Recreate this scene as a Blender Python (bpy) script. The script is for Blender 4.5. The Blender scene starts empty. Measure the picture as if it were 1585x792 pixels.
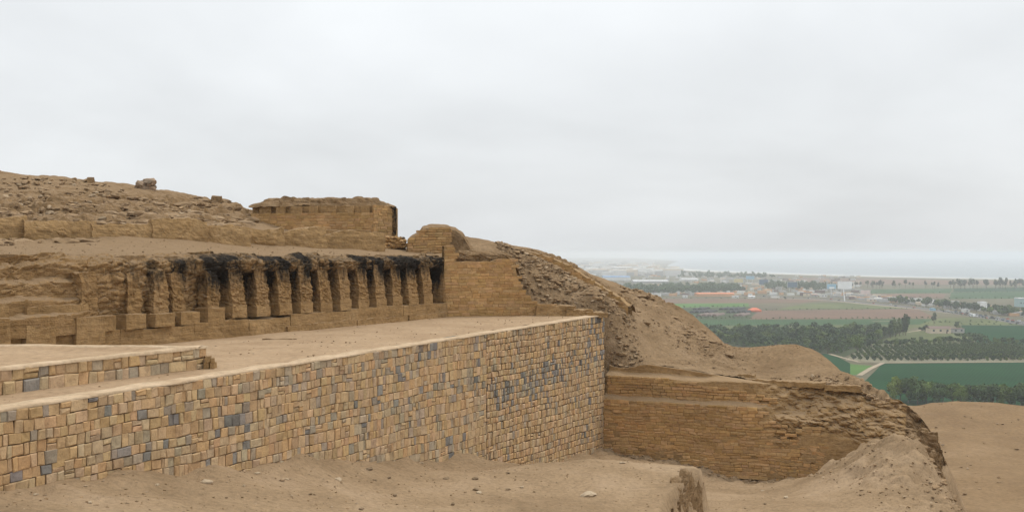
import bpy, math, random
import numpy as np
from mathutils import Vector
rnd = random.Random(7)
NPR = np.random.default_rng(11)

# ------------------------------------------------------------------ camera, sky, sun, exposure
SC = bpy.context.scene
COL = SC.collection
EYE = 65.0                      # eye height above the valley floor (z = 0)
F = 1700.0                      # focal length in pixels of a 1585 px wide frame
cam = bpy.data.cameras.new('camera')
cam.sensor_width = 36.0
cam.lens = 36.0 * F / 1585.0
cam.shift_y = -4.0 / 1585.0
cam.clip_start = 0.1
cam.clip_end = 60000
camo = bpy.data.objects.new('camera', cam); COL.objects.link(camo)
camo.location = (0, 0, EYE); camo.rotation_euler = (math.radians(90), 0, 0)
SC.camera = camo

SUN_EL, SUN_AZ = math.radians(58), math.radians(50)     # azimuth from +Y towards +X
W = bpy.data.worlds.new('World'); SC.world = W; W.use_nodes = True
nt = W.node_tree; nt.nodes.clear()
def wn(t, **k):
    n = nt.nodes.new(t)
    for a, b in k.items(): setattr(n, a, b)
    return n
out = wn('ShaderNodeOutputWorld'); bg = wn('ShaderNodeBackground'); bg.inputs['Strength'].default_value = 0.10
nt.links.new(bg.outputs[0], out.inputs[0])
sky = wn('ShaderNodeTexSky'); sky.sky_type = 'NISHITA'; sky.sun_disc = False
sky.sun_elevation = SUN_EL; sky.sun_rotation = SUN_AZ; sky.dust_density = 3.0
tc = wn('ShaderNodeTexCoord'); sep = wn('ShaderNodeSeparateXYZ'); nt.links.new(tc.outputs['Generated'], sep.inputs[0])
# overcast cloud deck: brighter towards the zenith (CIE overcast sky), uneven cloud bands mapped on a flat layer
zc = wn('ShaderNodeMath', operation='MAXIMUM'); nt.links.new(sep.outputs[2], zc.inputs[0]); zc.inputs[1].default_value = 0.0
za = wn('ShaderNodeMath', operation='ADD'); nt.links.new(zc.outputs[0], za.inputs[0]); za.inputs[1].default_value = 0.28
dx = wn('ShaderNodeMath', operation='DIVIDE'); nt.links.new(sep.outputs[0], dx.inputs[0]); nt.links.new(za.outputs[0], dx.inputs[1])
dy = wn('ShaderNodeMath', operation='DIVIDE'); nt.links.new(sep.outputs[1], dy.inputs[0]); nt.links.new(za.outputs[0], dy.inputs[1])
cmb = wn('ShaderNodeCombineXYZ'); nt.links.new(dx.outputs[0], cmb.inputs[0]); nt.links.new(dy.outputs[0], cmb.inputs[1])
nz = wn('ShaderNodeTexNoise'); nz.inputs['Scale'].default_value = 0.9; nz.inputs['Detail'].default_value = 5.0
nz.inputs['Roughness'].default_value = 0.5; nz.inputs['Distortion'].default_value = 0.25
nt.links.new(cmb.outputs[0], nz.inputs['Vector'])
mr = wn('ShaderNodeMapRange'); nt.links.new(nz.outputs[0], mr.inputs[0])
mr.inputs[1].default_value = 0.32; mr.inputs[2].default_value = 0.68; mr.inputs[3].default_value = 0.89; mr.inputs[4].default_value = 1.12
gr = wn('ShaderNodeMapRange'); nt.links.new(zc.outputs[0], gr.inputs[0])
gr.inputs[1].default_value = 0.0; gr.inputs[2].default_value = 1.0; gr.inputs[3].default_value = 7.7; gr.inputs[4].default_value = 17.0
cm = wn('ShaderNodeMath', operation='MULTIPLY'); nt.links.new(mr.outputs[0], cm.inputs[0]); nt.links.new(gr.outputs[0], cm.inputs[1])
cc = wn('ShaderNodeCombineColor')
for i, k in enumerate((0.97, 1.0, 1.02)):
    m = wn('ShaderNodeMath', operation='MULTIPLY'); nt.links.new(cm.outputs[0], m.inputs[0]); m.inputs[1].default_value = k
    nt.links.new(m.outputs[0], cc.inputs[i])
mix = wn('ShaderNodeMixRGB'); mix.inputs[0].default_value = 0.93
nt.links.new(sky.outputs[0], mix.inputs[1]); nt.links.new(cc.outputs[0], mix.inputs[2])
nt.links.new(mix.outputs[0], bg.inputs['Color'])

sl = bpy.data.lights.new('sun', 'SUN'); sl.energy = 1.5; sl.angle = math.radians(14); sl.color = (1.0, 0.95, 0.87)
so = bpy.data.objects.new('sun', sl); COL.objects.link(so)
sd = Vector((math.sin(SUN_AZ)*math.cos(SUN_EL), math.cos(SUN_AZ)*math.cos(SUN_EL), math.sin(SUN_EL)))
so.rotation_euler = sd.to_track_quat('Z', 'Y').to_euler(); so.location = (0, 0, 140)
vs = SC.view_settings; vs.view_transform = 'Standard'; vs.look = 'None'; vs.exposure = 0.0; vs.gamma = 1.0; vs.use_curve_mapping = False
SC.cycles.use_denoising = True
SC.cycles.max_bounces = 6; SC.cycles.volume_bounces = 1; SC.cycles.diffuse_bounces = 3; SC.cycles.glossy_bounces = 2

# ------------------------------------------------------------------ noise in numpy
def _hash(ix, iy, iz, seed=0):
    h = (ix.astype(np.int64)*374761393 + iy.astype(np.int64)*668265263 + iz.astype(np.int64)*2147483647 + seed*974634777) & 0xffffffff
    h = ((h ^ (h >> 13))*1274126177) & 0xffffffff
    h = ((h ^ (h >> 16))*2246822519) & 0xffffffff
    h ^= h >> 15
    return (h & 0xffffff)/float(0xffffff)
def vnoise(x, y, z, seed=0):
    x, y, z = np.broadcast_arrays(np.asarray(x, float), np.asarray(y, float), np.asarray(z, float))
    ix, iy, iz = np.floor(x), np.floor(y), np.floor(z)
    fx, fy, fz = x-ix, y-iy, z-iz
    fx = fx*fx*(3-2*fx); fy = fy*fy*(3-2*fy); fz = fz*fz*(3-2*fz)
    r = 0
    for a in (0, 1):
        for b in (0, 1):
            for c in (0, 1):
                w = (fx if a else 1-fx)*(fy if b else 1-fy)*(fz if c else 1-fz)
                r = r + w*_hash(ix+a, iy+b, iz+c, seed)
    return r*2-1
def fbm(x, y, z=0.0, oct=4, seed=0, gain=0.5):
    r, a, f = 0, 1.0, 1.0
    for i in range(oct):
        r = r + a*vnoise(np.asarray(x)*f+i*17.3, np.asarray(y)*f+i*9.1, np.asarray(z)*f+i*4.7, seed+i); a *= gain; f *= 2.03
    return r
def worley(x, y, z, seed=0):
    """F1, F2 and the random value of the nearest cell"""
    x, y, z = np.broadcast_arrays(np.asarray(x, float), np.asarray(y, float), np.asarray(z, float))
    ix, iy, iz = np.floor(x), np.floor(y), np.floor(z)
    f1 = np.full(x.shape, 9.0); f2 = np.full(x.shape, 9.0); cr = np.zeros(x.shape)
    for a in (-1, 0, 1):
        for b in (-1, 0, 1):
            for c in (-1, 0, 1):
                jx, jy, jz = ix+a, iy+b, iz+c
                d = np.sqrt((jx+_hash(jx, jy, jz, seed+1)-x)**2 + (jy+_hash(jx, jy, jz, seed+2)-y)**2 + (jz+_hash(jx, jy, jz, seed+3)-z)**2)
                near = d < f1
                f2 = np.where(near, f1, np.minimum(f2, d)); cr = np.where(near, _hash(jx, jy, jz, seed+4), cr); f1 = np.where(near, d, f1)
    return f1, f2, cr
def rubble(x, y, z, s, seed=0, flat=1.8):
    """blocky masonry-rubble relief, about -0.6 .. 0.7"""
    f1, f2, cr = worley(x/s, y/s, z/s*flat, seed)
    crack = np.clip((f2-f1)*3.0, 0, 1)
    return (cr-0.5)*0.9 + (crack-1)*0.55 + (0.5-f1)*0.35
def sstep(a, b, x):
    t = np.clip((np.asarray(x, float)-a)/(b-a), 0, 1); return t*t*(3-2*t)
def tps(pts):
    """thin-plate spline height z(x, y) through scattered points"""
    p = np.array(pts, float); n = len(p)
    def U(r2): return 0.5*r2*np.log(np.maximum(r2, 1e-12))
    K = U((p[:, None, 0]-p[None, :, 0])**2 + (p[:, None, 1]-p[None, :, 1])**2) + np.eye(n)*0.02
    A = np.zeros((n+3, n+3)); A[:n, :n] = K; A[:n, n] = 1; A[:n, n+1:] = p[:, :2]; A[n, :n] = 1; A[n+1:, :n] = p[:, :2].T
    w = np.linalg.solve(A, np.concatenate([p[:, 2], np.zeros(3)]))
    def f(x, y):
        x = np.asarray(x, float); y = np.asarray(y, float)
        r = w[n] + w[n+1]*x + w[n+2]*y
        for i in range(n): r = r + w[i]*U((x-p[i, 0])**2 + (y-p[i, 1])**2)
        return r
    return f
def at(px, py, d):
    """a point seen at frame position px, py at depth d -> x, y, z (z relative to the eye)"""
    return ((px-792.5)/F*d, d, -(py-392.0)/F*d)

# ------------------------------------------------------------------ objects
def tag(o, label=None, cat=None, group=None, kind=None):
    if label: o['label'] = label
    if cat: o['category'] = cat
    if group: o['group'] = group
    if kind: o['kind'] = kind
    elif cat: o['kind'] = 'thing'
    return o
def empty(name, loc, label=None, cat=None, group=None):
    o = bpy.data.objects.new(name, None); COL.objects.link(o); o.location = loc; o.empty_display_size = 0.3
    return tag(o, label, cat, group)
def mesh(name, V, Fq, mats, smooth=False, mi=None, cols=None, attrs=None):
    V = np.asarray(V, np.float64)
    me = bpy.data.meshes.new(name)
    if isinstance(Fq, np.ndarray):
        nf, k = Fq.shape
        me.vertices.add(len(V)); me.vertices.foreach_set('co', V.astype(np.float32).ravel())
        me.loops.add(nf*k); me.loops.foreach_set('vertex_index', Fq.astype(np.int32).ravel())
        me.polygons.add(nf); me.polygons.foreach_set('loop_start', np.arange(0, nf*k, k, dtype=np.int32))
        me.polygons.foreach_set('loop_total', np.full(nf, k, np.int32))
    else:
        me.from_pydata(V.tolist(), [], Fq)
    for m in (mats if isinstance(mats, (list, tuple)) else [mats]): me.materials.append(m)
    me.update(calc_edges=True)
    n = len(me.polygons)
    me.polygons.foreach_set('use_smooth', np.full(n, smooth, bool))
    if mi is not None: me.polygons.foreach_set('material_index', np.asarray(mi, np.int32))
    if cols is not None:
        a = me.color_attributes.new('Col', 'FLOAT_COLOR', 'POINT')
        c = np.ones((len(V), 4), np.float32); c[:, :3] = cols; a.data.foreach_set('color', c.ravel())
    for k, v in (attrs or {}).items():
        a = me.attributes.new(k, 'FLOAT', 'POINT'); a.data.foreach_set('value', np.asarray(v, np.float32).ravel())
    return me
def wloc(o):
    p = np.zeros(3)
    while o is not None: p = p+np.array(o.location); o = o.parent
    return p
def obj(name, V, Fq, mats, parent=None, loc=None, **kw):
    """one mesh object; V in world metres"""
    V = np.asarray(V, float)
    if loc is None: loc = wloc(parent) if parent else ((V.min(0)+V.max(0))/2*np.array([1, 1, 0]) + np.array([0, 0, V[:, 2].min()]))
    loc = np.array(loc, float)
    o = bpy.data.objects.new(name, mesh(name, V-loc, Fq, mats, **kw)); COL.objects.link(o)
    if parent: o.parent = parent; o.location = loc-wloc(parent)
    else: o.location = loc
    return o
def grid_faces(n, m, mask=None):
    i = np.arange(n*m).reshape(n, m)
    q = np.stack([i[:-1, :-1], i[:-1, 1:], i[1:, 1:], i[1:, :-1]], -1)
    if mask is not None:
        k = mask[:-1, :-1] & mask[:-1, 1:] & mask[1:, 1:] & mask[1:, :-1]; return q[k]
    return q.reshape(-1, 4)
def sheet(name, X, Y, Z, mat, parent=None, mask=None, smooth=True, flip=False, **kw):
    """a grid surface; Z relative to the eye"""
    n, m = X.shape
    V = np.stack([X, Y, Z+EYE], -1).reshape(-1, 3)
    q = grid_faces(n, m, mask)
    if flip: q = q[:, ::-1].copy()
    used = np.zeros(len(V), bool); used[q.ravel()] = True
    if not used.all():
        re = np.cumsum(used)-1; V = V[used]; q = re[q]
        for k in ('cols',):
            if kw.get(k) is not None: kw[k] = kw[k][used]
        if kw.get('attrs'): kw['attrs'] = {a: np.asarray(b).ravel()[used] for a, b in kw['attrs'].items()}
    return obj(name, V, q, mat, parent, smooth=smooth, **kw)
def normals(X, Y, Z):
    P = np.stack([X, Y, Z], -1)
    a = np.gradient(P, axis=0); b = np.gradient(P, axis=1)
    n = np.cross(b, a); n /= np.maximum(np.linalg.norm(n, axis=-1, keepdims=True), 1e-9)
    return n
def boxmesh(c, s, rz=0.0):
    """8 verts, 6 quads of a box: centre of base c, size s"""
    x, y, z = s; ca, sa = math.cos(rz), math.sin(rz)
    V = []
    for dz in (0, z):
        for dx_, dy_ in ((-x/2, -y/2), (x/2, -y/2), (x/2, y/2), (-x/2, y/2)):
            V.append((c[0]+dx_*ca-dy_*sa, c[1]+dx_*sa+dy_*ca, c[2]+dz))
    return V, [(3, 2, 1, 0), (4, 5, 6, 7), (0, 1, 5, 4), (1, 2, 6, 5), (2, 3, 7, 6), (3, 0, 4, 7)]
class MB:
    def __init__(s): s.V, s.F, s.M = [], [], []
    def add(s, VF, m=0):
        n = len(s.V); s.V += list(VF[0]); s.F += [tuple(i+n for i in f) for f in VF[1]]; s.M += [m]*len(VF[1]); return s
    def box(s, c, sz, rz=0.0, m=0): return s.add(boxmesh(c, sz, rz), m)
    def build(s, name, mats, parent=None, **kw): return obj(name, s.V, s.F, mats, parent, mi=s.M, **kw)
def block(name, c, s, rz, mat, parent=None, res=0.12, amp=0.05, fr=2.0, rub=0.0, rubs=0.3, shape=None, seed=0, stain=None, smooth=False, flat=1.8):
    """rough block: a subdivided box whose surface is pushed about by noise; c = centre of its base (z relative to the eye)"""
    nx, ny, nz_ = [max(2, int(round(a/res))+1) for a in s]
    V = []; Q = []; off = 0
    def face(fn, n, m, flip):
        nonlocal off
        a, b = np.meshgrid(np.linspace(0, 1, n), np.linspace(0, 1, m), indexing='ij')
        V.append(fn(a, b).reshape(-1, 3)); q = grid_faces(n, m)+off
        Q.append(q[:, ::-1] if flip else q); off += n*m
    o, l = np.zeros, np.ones
    st = lambda x, y, z: np.stack([x, y, z], -1)
    face(lambda a, b: st(a, b, l(a.shape)), nx, ny, True)
    face(lambda a, b: st(a, o(a.shape), b), nx, nz_, True)
    face(lambda a, b: st(a, l(a.shape), b), nx, nz_, False)
    face(lambda a, b: st(o(a.shape), a, b), ny, nz_, False)
    face(lambda a, b: st(l(a.shape), a, b), ny, nz_, True)
    face(lambda a, b: st(a, b, o(a.shape)), nx, ny, False)
    V = np.concatenate(V); Q = np.concatenate(Q)
    L = (V-np.array([0.5, 0.5, 0]))*np.array(s)
    if shape is not None: L = shape(L.copy(), np.array(s))
    ca, sa = math.cos(rz), math.sin(rz)
    Wd = np.stack([c[0]+L[:, 0]*ca-L[:, 1]*sa, c[1]+L[:, 0]*sa+L[:, 1]*ca, c[2]+L[:, 2]], -1)
    ctr = np.array([c[0], c[1], c[2]+s[2]*0.45])
    nrm = (Wd-ctr)/np.array([max(s[0], s[1])*0.5]*2+[s[2]*0.5]); nrm /= np.maximum(np.linalg.norm(nrm, axis=1, keepdims=True), 1e-6)
    d = np.stack([fbm(Wd[:, 0]*fr, Wd[:, 1]*fr, Wd[:, 2]*fr, 4, seed+k*31) for k in range(3)], -1)*amp
    if rub: d = d+nrm*(rubble(Wd[:, 0], Wd[:, 1], Wd[:, 2], rubs, seed, flat)*rub)[:, None]
    Wd = Wd+d
    kw = {}
    if stain is not None: kw['attrs'] = {'stain': stain(Wd)}
    Wd[:, 2] += EYE
    return obj(name, Wd, Q.astype(np.int64), mat, parent, smooth=smooth, **kw)
def rock_shape(seed, sub=1):
    """a small angular stone of unit size: verts, tris"""
    t = (1+5**0.5)/2
    V = np.array([(-1, t, 0), (1, t, 0), (-1, -t, 0), (1, -t, 0), (0, -1, t), (0, 1, t), (0, -1, -t), (0, 1, -t), (t, 0, -1), (t, 0, 1), (-t, 0, -1), (-t, 0, 1)], float)
    T = [(0, 11, 5), (0, 5, 1), (0, 1, 7), (0, 7, 10), (0, 10, 11), (1, 5, 9), (5, 11, 4), (11, 10, 2), (10, 7, 6), (7, 1, 8), (3, 9, 4), (3, 4, 2), (3, 2, 6), (3, 6, 8), (3, 8, 9), (4, 9, 5), (2, 4, 11), (6, 2, 10), (8, 6, 7), (9, 8, 1)]
    V /= np.linalg.norm(V[0])
    for _ in range(sub):
        V = list(map(tuple, V)); mid = {}; T2 = []
        def mp(a, b):
            k = (min(a, b), max(a, b))
            if k not in mid:
                v = np.array(V[a])+np.array(V[b]); V.append(tuple(v/np.linalg.norm(v))); mid[k] = len(V)-1
            return mid[k]
        for a, b, c in T:
            ab, bc, ca = mp(a, b), mp(b, c), mp(c, a); T2 += [(a, ab, ca), (b, bc, ab), (c, ca, bc), (ab, bc, ca)]
        T = T2; V = np.array(V)
    r = np.random.default_rng(seed)
    for _ in range(9):      # planed faces make it angular
        n = r.normal(size=3); n /= np.linalg.norm(n); h = r.uniform(0.45, 0.8)
        k = V@n; V = V-np.outer(np.maximum(k-h, 0), n)
    V *= 1+0.06*r.normal(size=(len(V), 1))
    return V*0.5*1.3, np.array(T)
ROCKS = [rock_shape(i, 1) for i in range(8)]
ROCKS0 = [rock_shape(20+i, 0) for i in range(8)]
def place_rock(k, p, s, rz, tilt=0.0, lib=ROCKS):
    V, T = lib[k % len(lib)]
    V = V*np.array(s); ca, sa = math.cos(tilt), math.sin(tilt)
    V = np.stack([V[:, 0], V[:, 1]*ca-V[:, 2]*sa, V[:, 1]*sa+V[:, 2]*ca], -1)
    ca, sa = math.cos(rz), math.sin(rz)
    return np.stack([V[:, 0]*ca-V[:, 1]*sa+p[0], V[:, 0]*sa+V[:, 1]*ca+p[1], V[:, 2]+p[2]], -1), T
def scatter(name, spots, mat, lib=ROCKS0, **kw):
    """many small stones nobody could count, one stuff object; spots = (x, y, z, size)"""
    Vs, Ts, n = [], [], 0; cols = []
    for i, (x, y, z, s) in enumerate(spots):
        V, T = place_rock(i, (x, y, z+EYE), (s*rnd.uniform(.7, 1.4), s*rnd.uniform(.7, 1.3), s*rnd.uniform(.35, .8)), rnd.uniform(0, 6.3), rnd.uniform(-.4, .4), lib)
        Vs.append(V); Ts.append(T+n); n += len(V)
        c = rnd.choice(STONE_DUST); k = rnd.uniform(.75, 1.15); cols.append(np.tile(np.array(c)*k, (len(V), 1)))
    return obj(name, np.concatenate(Vs), np.concatenate(Ts), mat, cols=np.concatenate(cols), **kw)

# ------------------------------------------------------------------ materials
MATS = {}
def material(name, build, rough=0.95):
    m = bpy.data.materials.new(name); m.use_nodes = True; t = m.node_tree
    b = t.nodes['Principled BSDF']; b.inputs['Roughness'].default_value = rough
    b.inputs['Specular IOR Level'].default_value = 0.15 if rough < 0.94 else 0.02
    build(t, b); MATS[name] = m; return m
def N(t, ty, **k):
    n = t.nodes.new(ty)
    for a, v in k.items():
        if a.startswith('i_'): n.inputs[a[2:].replace('_', ' ')].default_value = v
        else: setattr(n, a, v)
    return n
def coords(t, sc=(1, 1, 1), obj_space=False):
    c = N(t, 'ShaderNodeTexCoord') if obj_space else N(t, 'ShaderNodeNewGeometry')
    mp = N(t, 'ShaderNodeMapping'); mp.inputs['Scale'].default_value = sc
    t.links.new(c.outputs['Object' if obj_space else 'Position'], mp.inputs[0]); return mp.outputs[0]
def noise(t, vec, s, det=6, ro=0.6, dist=0.0):
    n = N(t, 'ShaderNodeTexNoise'); n.inputs['Scale'].default_value = s; n.inputs['Detail'].default_value = det
    n.inputs['Roughness'].default_value = ro; n.inputs['Distortion'].default_value = dist
    t.links.new(vec, n.inputs['Vector']); return n.outputs[0]
def ramp(t, fac, stops):
    r = N(t, 'ShaderNodeValToRGB'); e = r.color_ramp.elements
    while len(e) < len(stops): e.new(0.5)
    for i, (p, c) in enumerate(stops): e[i].position = p; e[i].color = (*c, 1) if len(c) == 3 else c
    t.links.new(fac, r.inputs[0]); return r.outputs[0]
def mixc(t, fac, a, b, mode='MIX'):
    m = N(t, 'ShaderNodeMixRGB', blend_type=mode)
    for i, v in ((0, fac), (1, a), (2, b)):
        if isinstance(v, bpy.types.NodeSocket): t.links.new(v, m.inputs[i])
        elif i == 0: m.inputs[0].default_value = v
        else: m.inputs[i].default_value = (*v, 1)
    return m.outputs[0]
def math_(t, op, a, b=0.0):
    m = N(t, 'ShaderNodeMath', operation=op)
    for i, v in ((0, a), (1, b)):
        if isinstance(v, bpy.types.NodeSocket): t.links.new(v, m.inputs[i])
        else: m.inputs[i].default_value = v
    return m.outputs[0]
def bump(t, b, h, st=0.4, dist=0.03):
    n = N(t, 'ShaderNodeBump'); n.inputs['Strength'].default_value = st; n.inputs['Distance'].default_value = dist
    t.links.new(h, n.inputs['Height']); t.links.new(n.outputs[0], b.inputs['Normal'])
def earth(name, c1, c2, c3, s=0.6, fine=9.0, bst=0.5, bd=0.04, strata=0.0, stain=False, pale=None, brick=False):
    def f(t, b):
        p = coords(t)
        big = noise(t, p, s, 5, 0.6, 0.3); fi = noise(t, p, fine, 8, 0.7)
        c = ramp(t, big, [(0.3, c1), (0.52, c2), (0.72, c3)])
        c = mixc(t, 0.55, c, ramp(t, fi, [(0.28, (0.45,)*3), (0.5, (0.98,)*3), (0.72, (1.4, 1.37, 1.32))]), 'MULTIPLY')
        h = math_(t, 'ADD', math_(t, 'MULTIPLY', fi, 0.6), math_(t, 'MULTIPLY', noise(t, p, fine*4, 4, 0.6), 0.4))
        if strata:
            pz = coords(t, (0.5, 0.5, strata)); sn = noise(t, pz, 1.4, 6, 0.65, 0.2)
            c = mixc(t, 0.5, c, ramp(t, sn, [(0.3, (0.6, 0.57, 0.54)), (0.5, (1, 1, 1)), (0.7, (1.22, 1.2, 1.16))]), 'MULTIPLY')
            h = math_(t, 'ADD', h, math_(t, 'MULTIPLY', sn, 1.2))
        if pale:            # wind-blown dust settled on level tops
            g = N(t, 'ShaderNodeNewGeometry'); sx = N(t, 'ShaderNodeSeparateXYZ'); t.links.new(g.outputs['True Normal'], sx.inputs[0])
            fc = N(t, 'ShaderNodeMapRange'); t.links.new(sx.outputs[2], fc.inputs[0]); fc.inputs[1].default_value = 0.55; fc.inputs[2].default_value = 0.92
            fc.inputs[3].default_value = 0; fc.inputs[4].default_value = 0.8
            c = mixc(t, fc.outputs[0], c, pale)
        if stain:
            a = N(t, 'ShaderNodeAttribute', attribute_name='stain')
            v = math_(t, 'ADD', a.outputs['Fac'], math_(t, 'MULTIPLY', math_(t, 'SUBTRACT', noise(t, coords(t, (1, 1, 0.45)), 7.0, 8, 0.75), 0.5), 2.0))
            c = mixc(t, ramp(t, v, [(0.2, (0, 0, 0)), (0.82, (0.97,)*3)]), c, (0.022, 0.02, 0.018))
        t.links.new(c, b.inputs['Base Color']); bump(t, b, h, bst, bd)
    return material(name, f)
earth('sand', (0.245, 0.168, 0.098), (0.315, 0.220, 0.131), (0.375, 0.268, 0.168), 0.35, 7.0, 1.0, 0.07)
earth('shelf_sand', (0.186, 0.122, 0.068), (0.225, 0.150, 0.083), (0.262, 0.178, 0.103), 0.12, 3.0, 0.7, 0.10)  # the foreground sand darkened in colour to offset full skylight on the shelf
earth('terrace_sand', (0.275, 0.188, 0.114), (0.335, 0.235, 0.145), (0.375, 0.27, 0.172), 0.5, 5.0, 0.5, 0.03)
earth('slope_sand', (0.215, 0.143, 0.080), (0.275, 0.187, 0.107), (0.33, 0.230, 0.138), 0.5, 5.0, 1.0, 0.13)
earth('adobe', (0.262, 0.163, 0.073), (0.335, 0.213, 0.10), (0.38, 0.25, 0.125), 0.8, 6.0, 0.9, 0.08, strata=4.0, pale=(0.31, 0.215, 0.128))
earth('adobe_rubble', (0.205, 0.13, 0.065), (0.27, 0.175, 0.092), (0.335, 0.228, 0.13), 1.3, 5.0, 1.0, 0.13, strata=2.5, pale=(0.295, 0.203, 0.12))
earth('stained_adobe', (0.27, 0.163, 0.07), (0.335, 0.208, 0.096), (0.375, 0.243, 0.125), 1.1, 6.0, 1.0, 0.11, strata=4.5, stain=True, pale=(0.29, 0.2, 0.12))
earth('mortar', (0.075, 0.05, 0.03), (0.115, 0.078, 0.046), (0.15, 0.102, 0.062), 2.0, 9.0, 0.6, 0.03)
earth('coping', (0.38, 0.275, 0.175), (0.45, 0.335, 0.22), (0.50, 0.38, 0.26), 1.2, 6.0, 0.5, 0.02)
def colmat(name, s=4.0, lo=0.68, hi=1.24, bst=0.5, vert=1.0, brick=False):
    def f(t, b):
        a = N(t, 'ShaderNodeAttribute', attribute_name='Col'); p = coords(t, (1, 1, vert))
        n1 = noise(t, p, s, 7, 0.65, 0.4)
        c = mixc(t, 1.0, a.outputs['Color'], ramp(t, n1, [(0.28, (lo, lo*0.98, lo*0.96)), (0.5, (1, 1, 1)), (0.74, (hi, hi*0.99, hi*0.96))]), 'MULTIPLY')
        n2 = noise(t, p, s*5, 4, 0.7)
        c = mixc(t, 0.4, c, ramp(t, n2, [(0.3, (0.7,)*3), (0.7, (1.25,)*3)]), 'MULTIPLY')
        t.links.new(c, b.inputs['Base Color'])
        bump(t, b, math_(t, 'ADD', n1, math_(t, 'MULTIPLY', n2, 0.5)), bst, 0.04)
    return material(name, f, 0.92)
colmat('stone', 5.0, 0.7, 1.2, 0.7)
colmat('brick', 5.0, 0.72, 1.2, 0.6)
colmat('pebble', 9.0, 0.8, 1.15, 0.3)
STONE_DUST = [(0.27, 0.182, 0.102), (0.245, 0.163, 0.09), (0.29, 0.2, 0.118), (0.225, 0.15, 0.084), (0.265, 0.176, 0.097), (0.34, 0.25, 0.16)]
def plain_mat(name, c, var=0.12, s=0.3, rough=0.8, per_object=False, emit=None):
    def f(t, b):
        n1 = noise(t, coords(t), s, 5, 0.6)
        cc_ = mixc(t, 1.0, c, ramp(t, n1, [(0.3, (1-var,)*3), (0.7, (1+var,)*3)]), 'MULTIPLY')
        if per_object:
            oi = N(t, 'ShaderNodeObjectInfo')
            cc_ = mixc(t, 1.0, cc_, ramp(t, oi.outputs['Random'], [(0, (0.62, 0.66, 0.6)), (0.5, (1, 1, 1)), (1, (1.45, 1.28, 1.05))]), 'MULTIPLY')
        t.links.new(cc_, b.inputs['Base Color'])
    return material(name, f, rough)

# ------------------------------------------------------------------ masonry
TAN = [(0.465, 0.317, 0.173), (0.435, 0.288, 0.147), (0.496, 0.346, 0.199), (0.404, 0.277, 0.157), (0.483, 0.311, 0.157), (0.447, 0.323, 0.199)]
ORANGE = [(0.458, 0.291, 0.153), (0.480, 0.314, 0.175)]
GREY = [(0.350, 0.271, 0.184), (0.303, 0.248, 0.184), (0.374, 0.295, 0.199)]
SLATE = [(0.190, 0.175, 0.155), (0.230, 0.208, 0.180)]
ADOBE = [(0.379, 0.231, 0.101), (0.361, 0.216, 0.088), (0.398, 0.247, 0.117), (0.373, 0.224, 0.095)]
def masonry(O, D, Nn, s0, s1, zref, depth, h, wr, ztop, zbot, colour, gap=0.016, proud=(0.02, 0.06), tilt=0.0, sref=0.0, jit=0.018, wave=0.03, split=0.06, hvar=0.18, keep=None, seed=0, bev=0.022, hg=1.0):
    """courses of stones on a vertical plane. O origin, D direction, Nn outward normal (2D). Returns stones: (verts 12x3, colour, centre)"""
    r = random.Random(seed); stones = []
    c = 0.0
    def zz(s, c): return zref-c*(1+tilt*(s-sref))+wave*0.5*(math.sin(s*0.9+c*1.3+seed)+math.sin(s*2.3-c*2.1+seed*2.7)*0.7+math.sin(s*5.1+c*4.0)*0.3)*min(1.0, c*4)
    while c < depth:
        hh = h*r.uniform(1-hvar, 1+hvar); s = s0-r.uniform(0, wr[1])
        while s < s1:
            w = r.uniform(*wr)*(1.0 if r.random() > 0.12 else 1.5)
            a, b = max(s, s0), min(s+w, s1)
            s += w
            if b-a < wr[0]*0.35: continue
            m = (a+b)/2; zt, zb = zz(m, c), zz(m, c+hh)
            if zt-0.35*hh > float(ztop(m)) or zt < float(zbot(m)): continue
            if keep is not None and not keep(m, (zt+zb)/2, r): continue
            parts = [(a, b, c, c+hh)]
            if r.random() < split: k = c+hh*r.uniform(.4, .6); parts = [(a, b, c, k), (a, b, k, c+hh)]
            elif r.random() < split: k = a+(b-a)*r.uniform(.35, .65); parts = [(a, k, c, c+hh), (k, b, c, c+hh)]
            for pa, pb, pc, pd in parts:
                g = gap*r.uniform(.6, 1.5); p = r.uniform(*proud); bv = bev*r.uniform(.7, 1.5)
                ring = []
                for (ss, cd) in ((pa+g/2, pd-g*hg/2), (pb-g/2, pd-g*hg/2), (pb-g/2, pc+g*hg/2), (pa+g/2, pc+g*hg/2)):
                    ring.append([ss+r.uniform(-jit, jit), zz(ss, cd)+r.uniform(-jit, jit)*0.7])
                ring = np.array(ring); ctr = ring.mean(0); ext = np.ptp(ring, axis=0)
                bb = np.minimum(bv, ext*0.25)
                inner = ring-np.sign(ring-ctr)*bb*(1+0.5*NPR.random((4, 2)))
                V = []
                for q, dd in ((ring, -0.06), (ring, p-bv*0.7), (inner, p)):
                    for i in range(4):
                        e = dd+(r.uniform(-0.012, 0.012) if dd == p else 0)
                        V.append((O[0]+D[0]*q[i, 0]+Nn[0]*e, O[1]+D[1]*q[i, 0]+Nn[1]*e, q[i, 1]+EYE))
                V = np.array(V); stones.append((V, np.array(colour(m, (zt+zb)/2, r)), V.mean(0), ext[0]*ext[1]))
        c += hh
    return stones
SF = [(8, 9, 10, 11)] + [(4+i, 4+(i+1) % 4, 8+(i+1) % 4, 8+i) for i in range(4)] + [(i, (i+1) % 4, 4+(i+1) % 4, 4+i) for i in range(4)]
SFN = np.array(SF)
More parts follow.
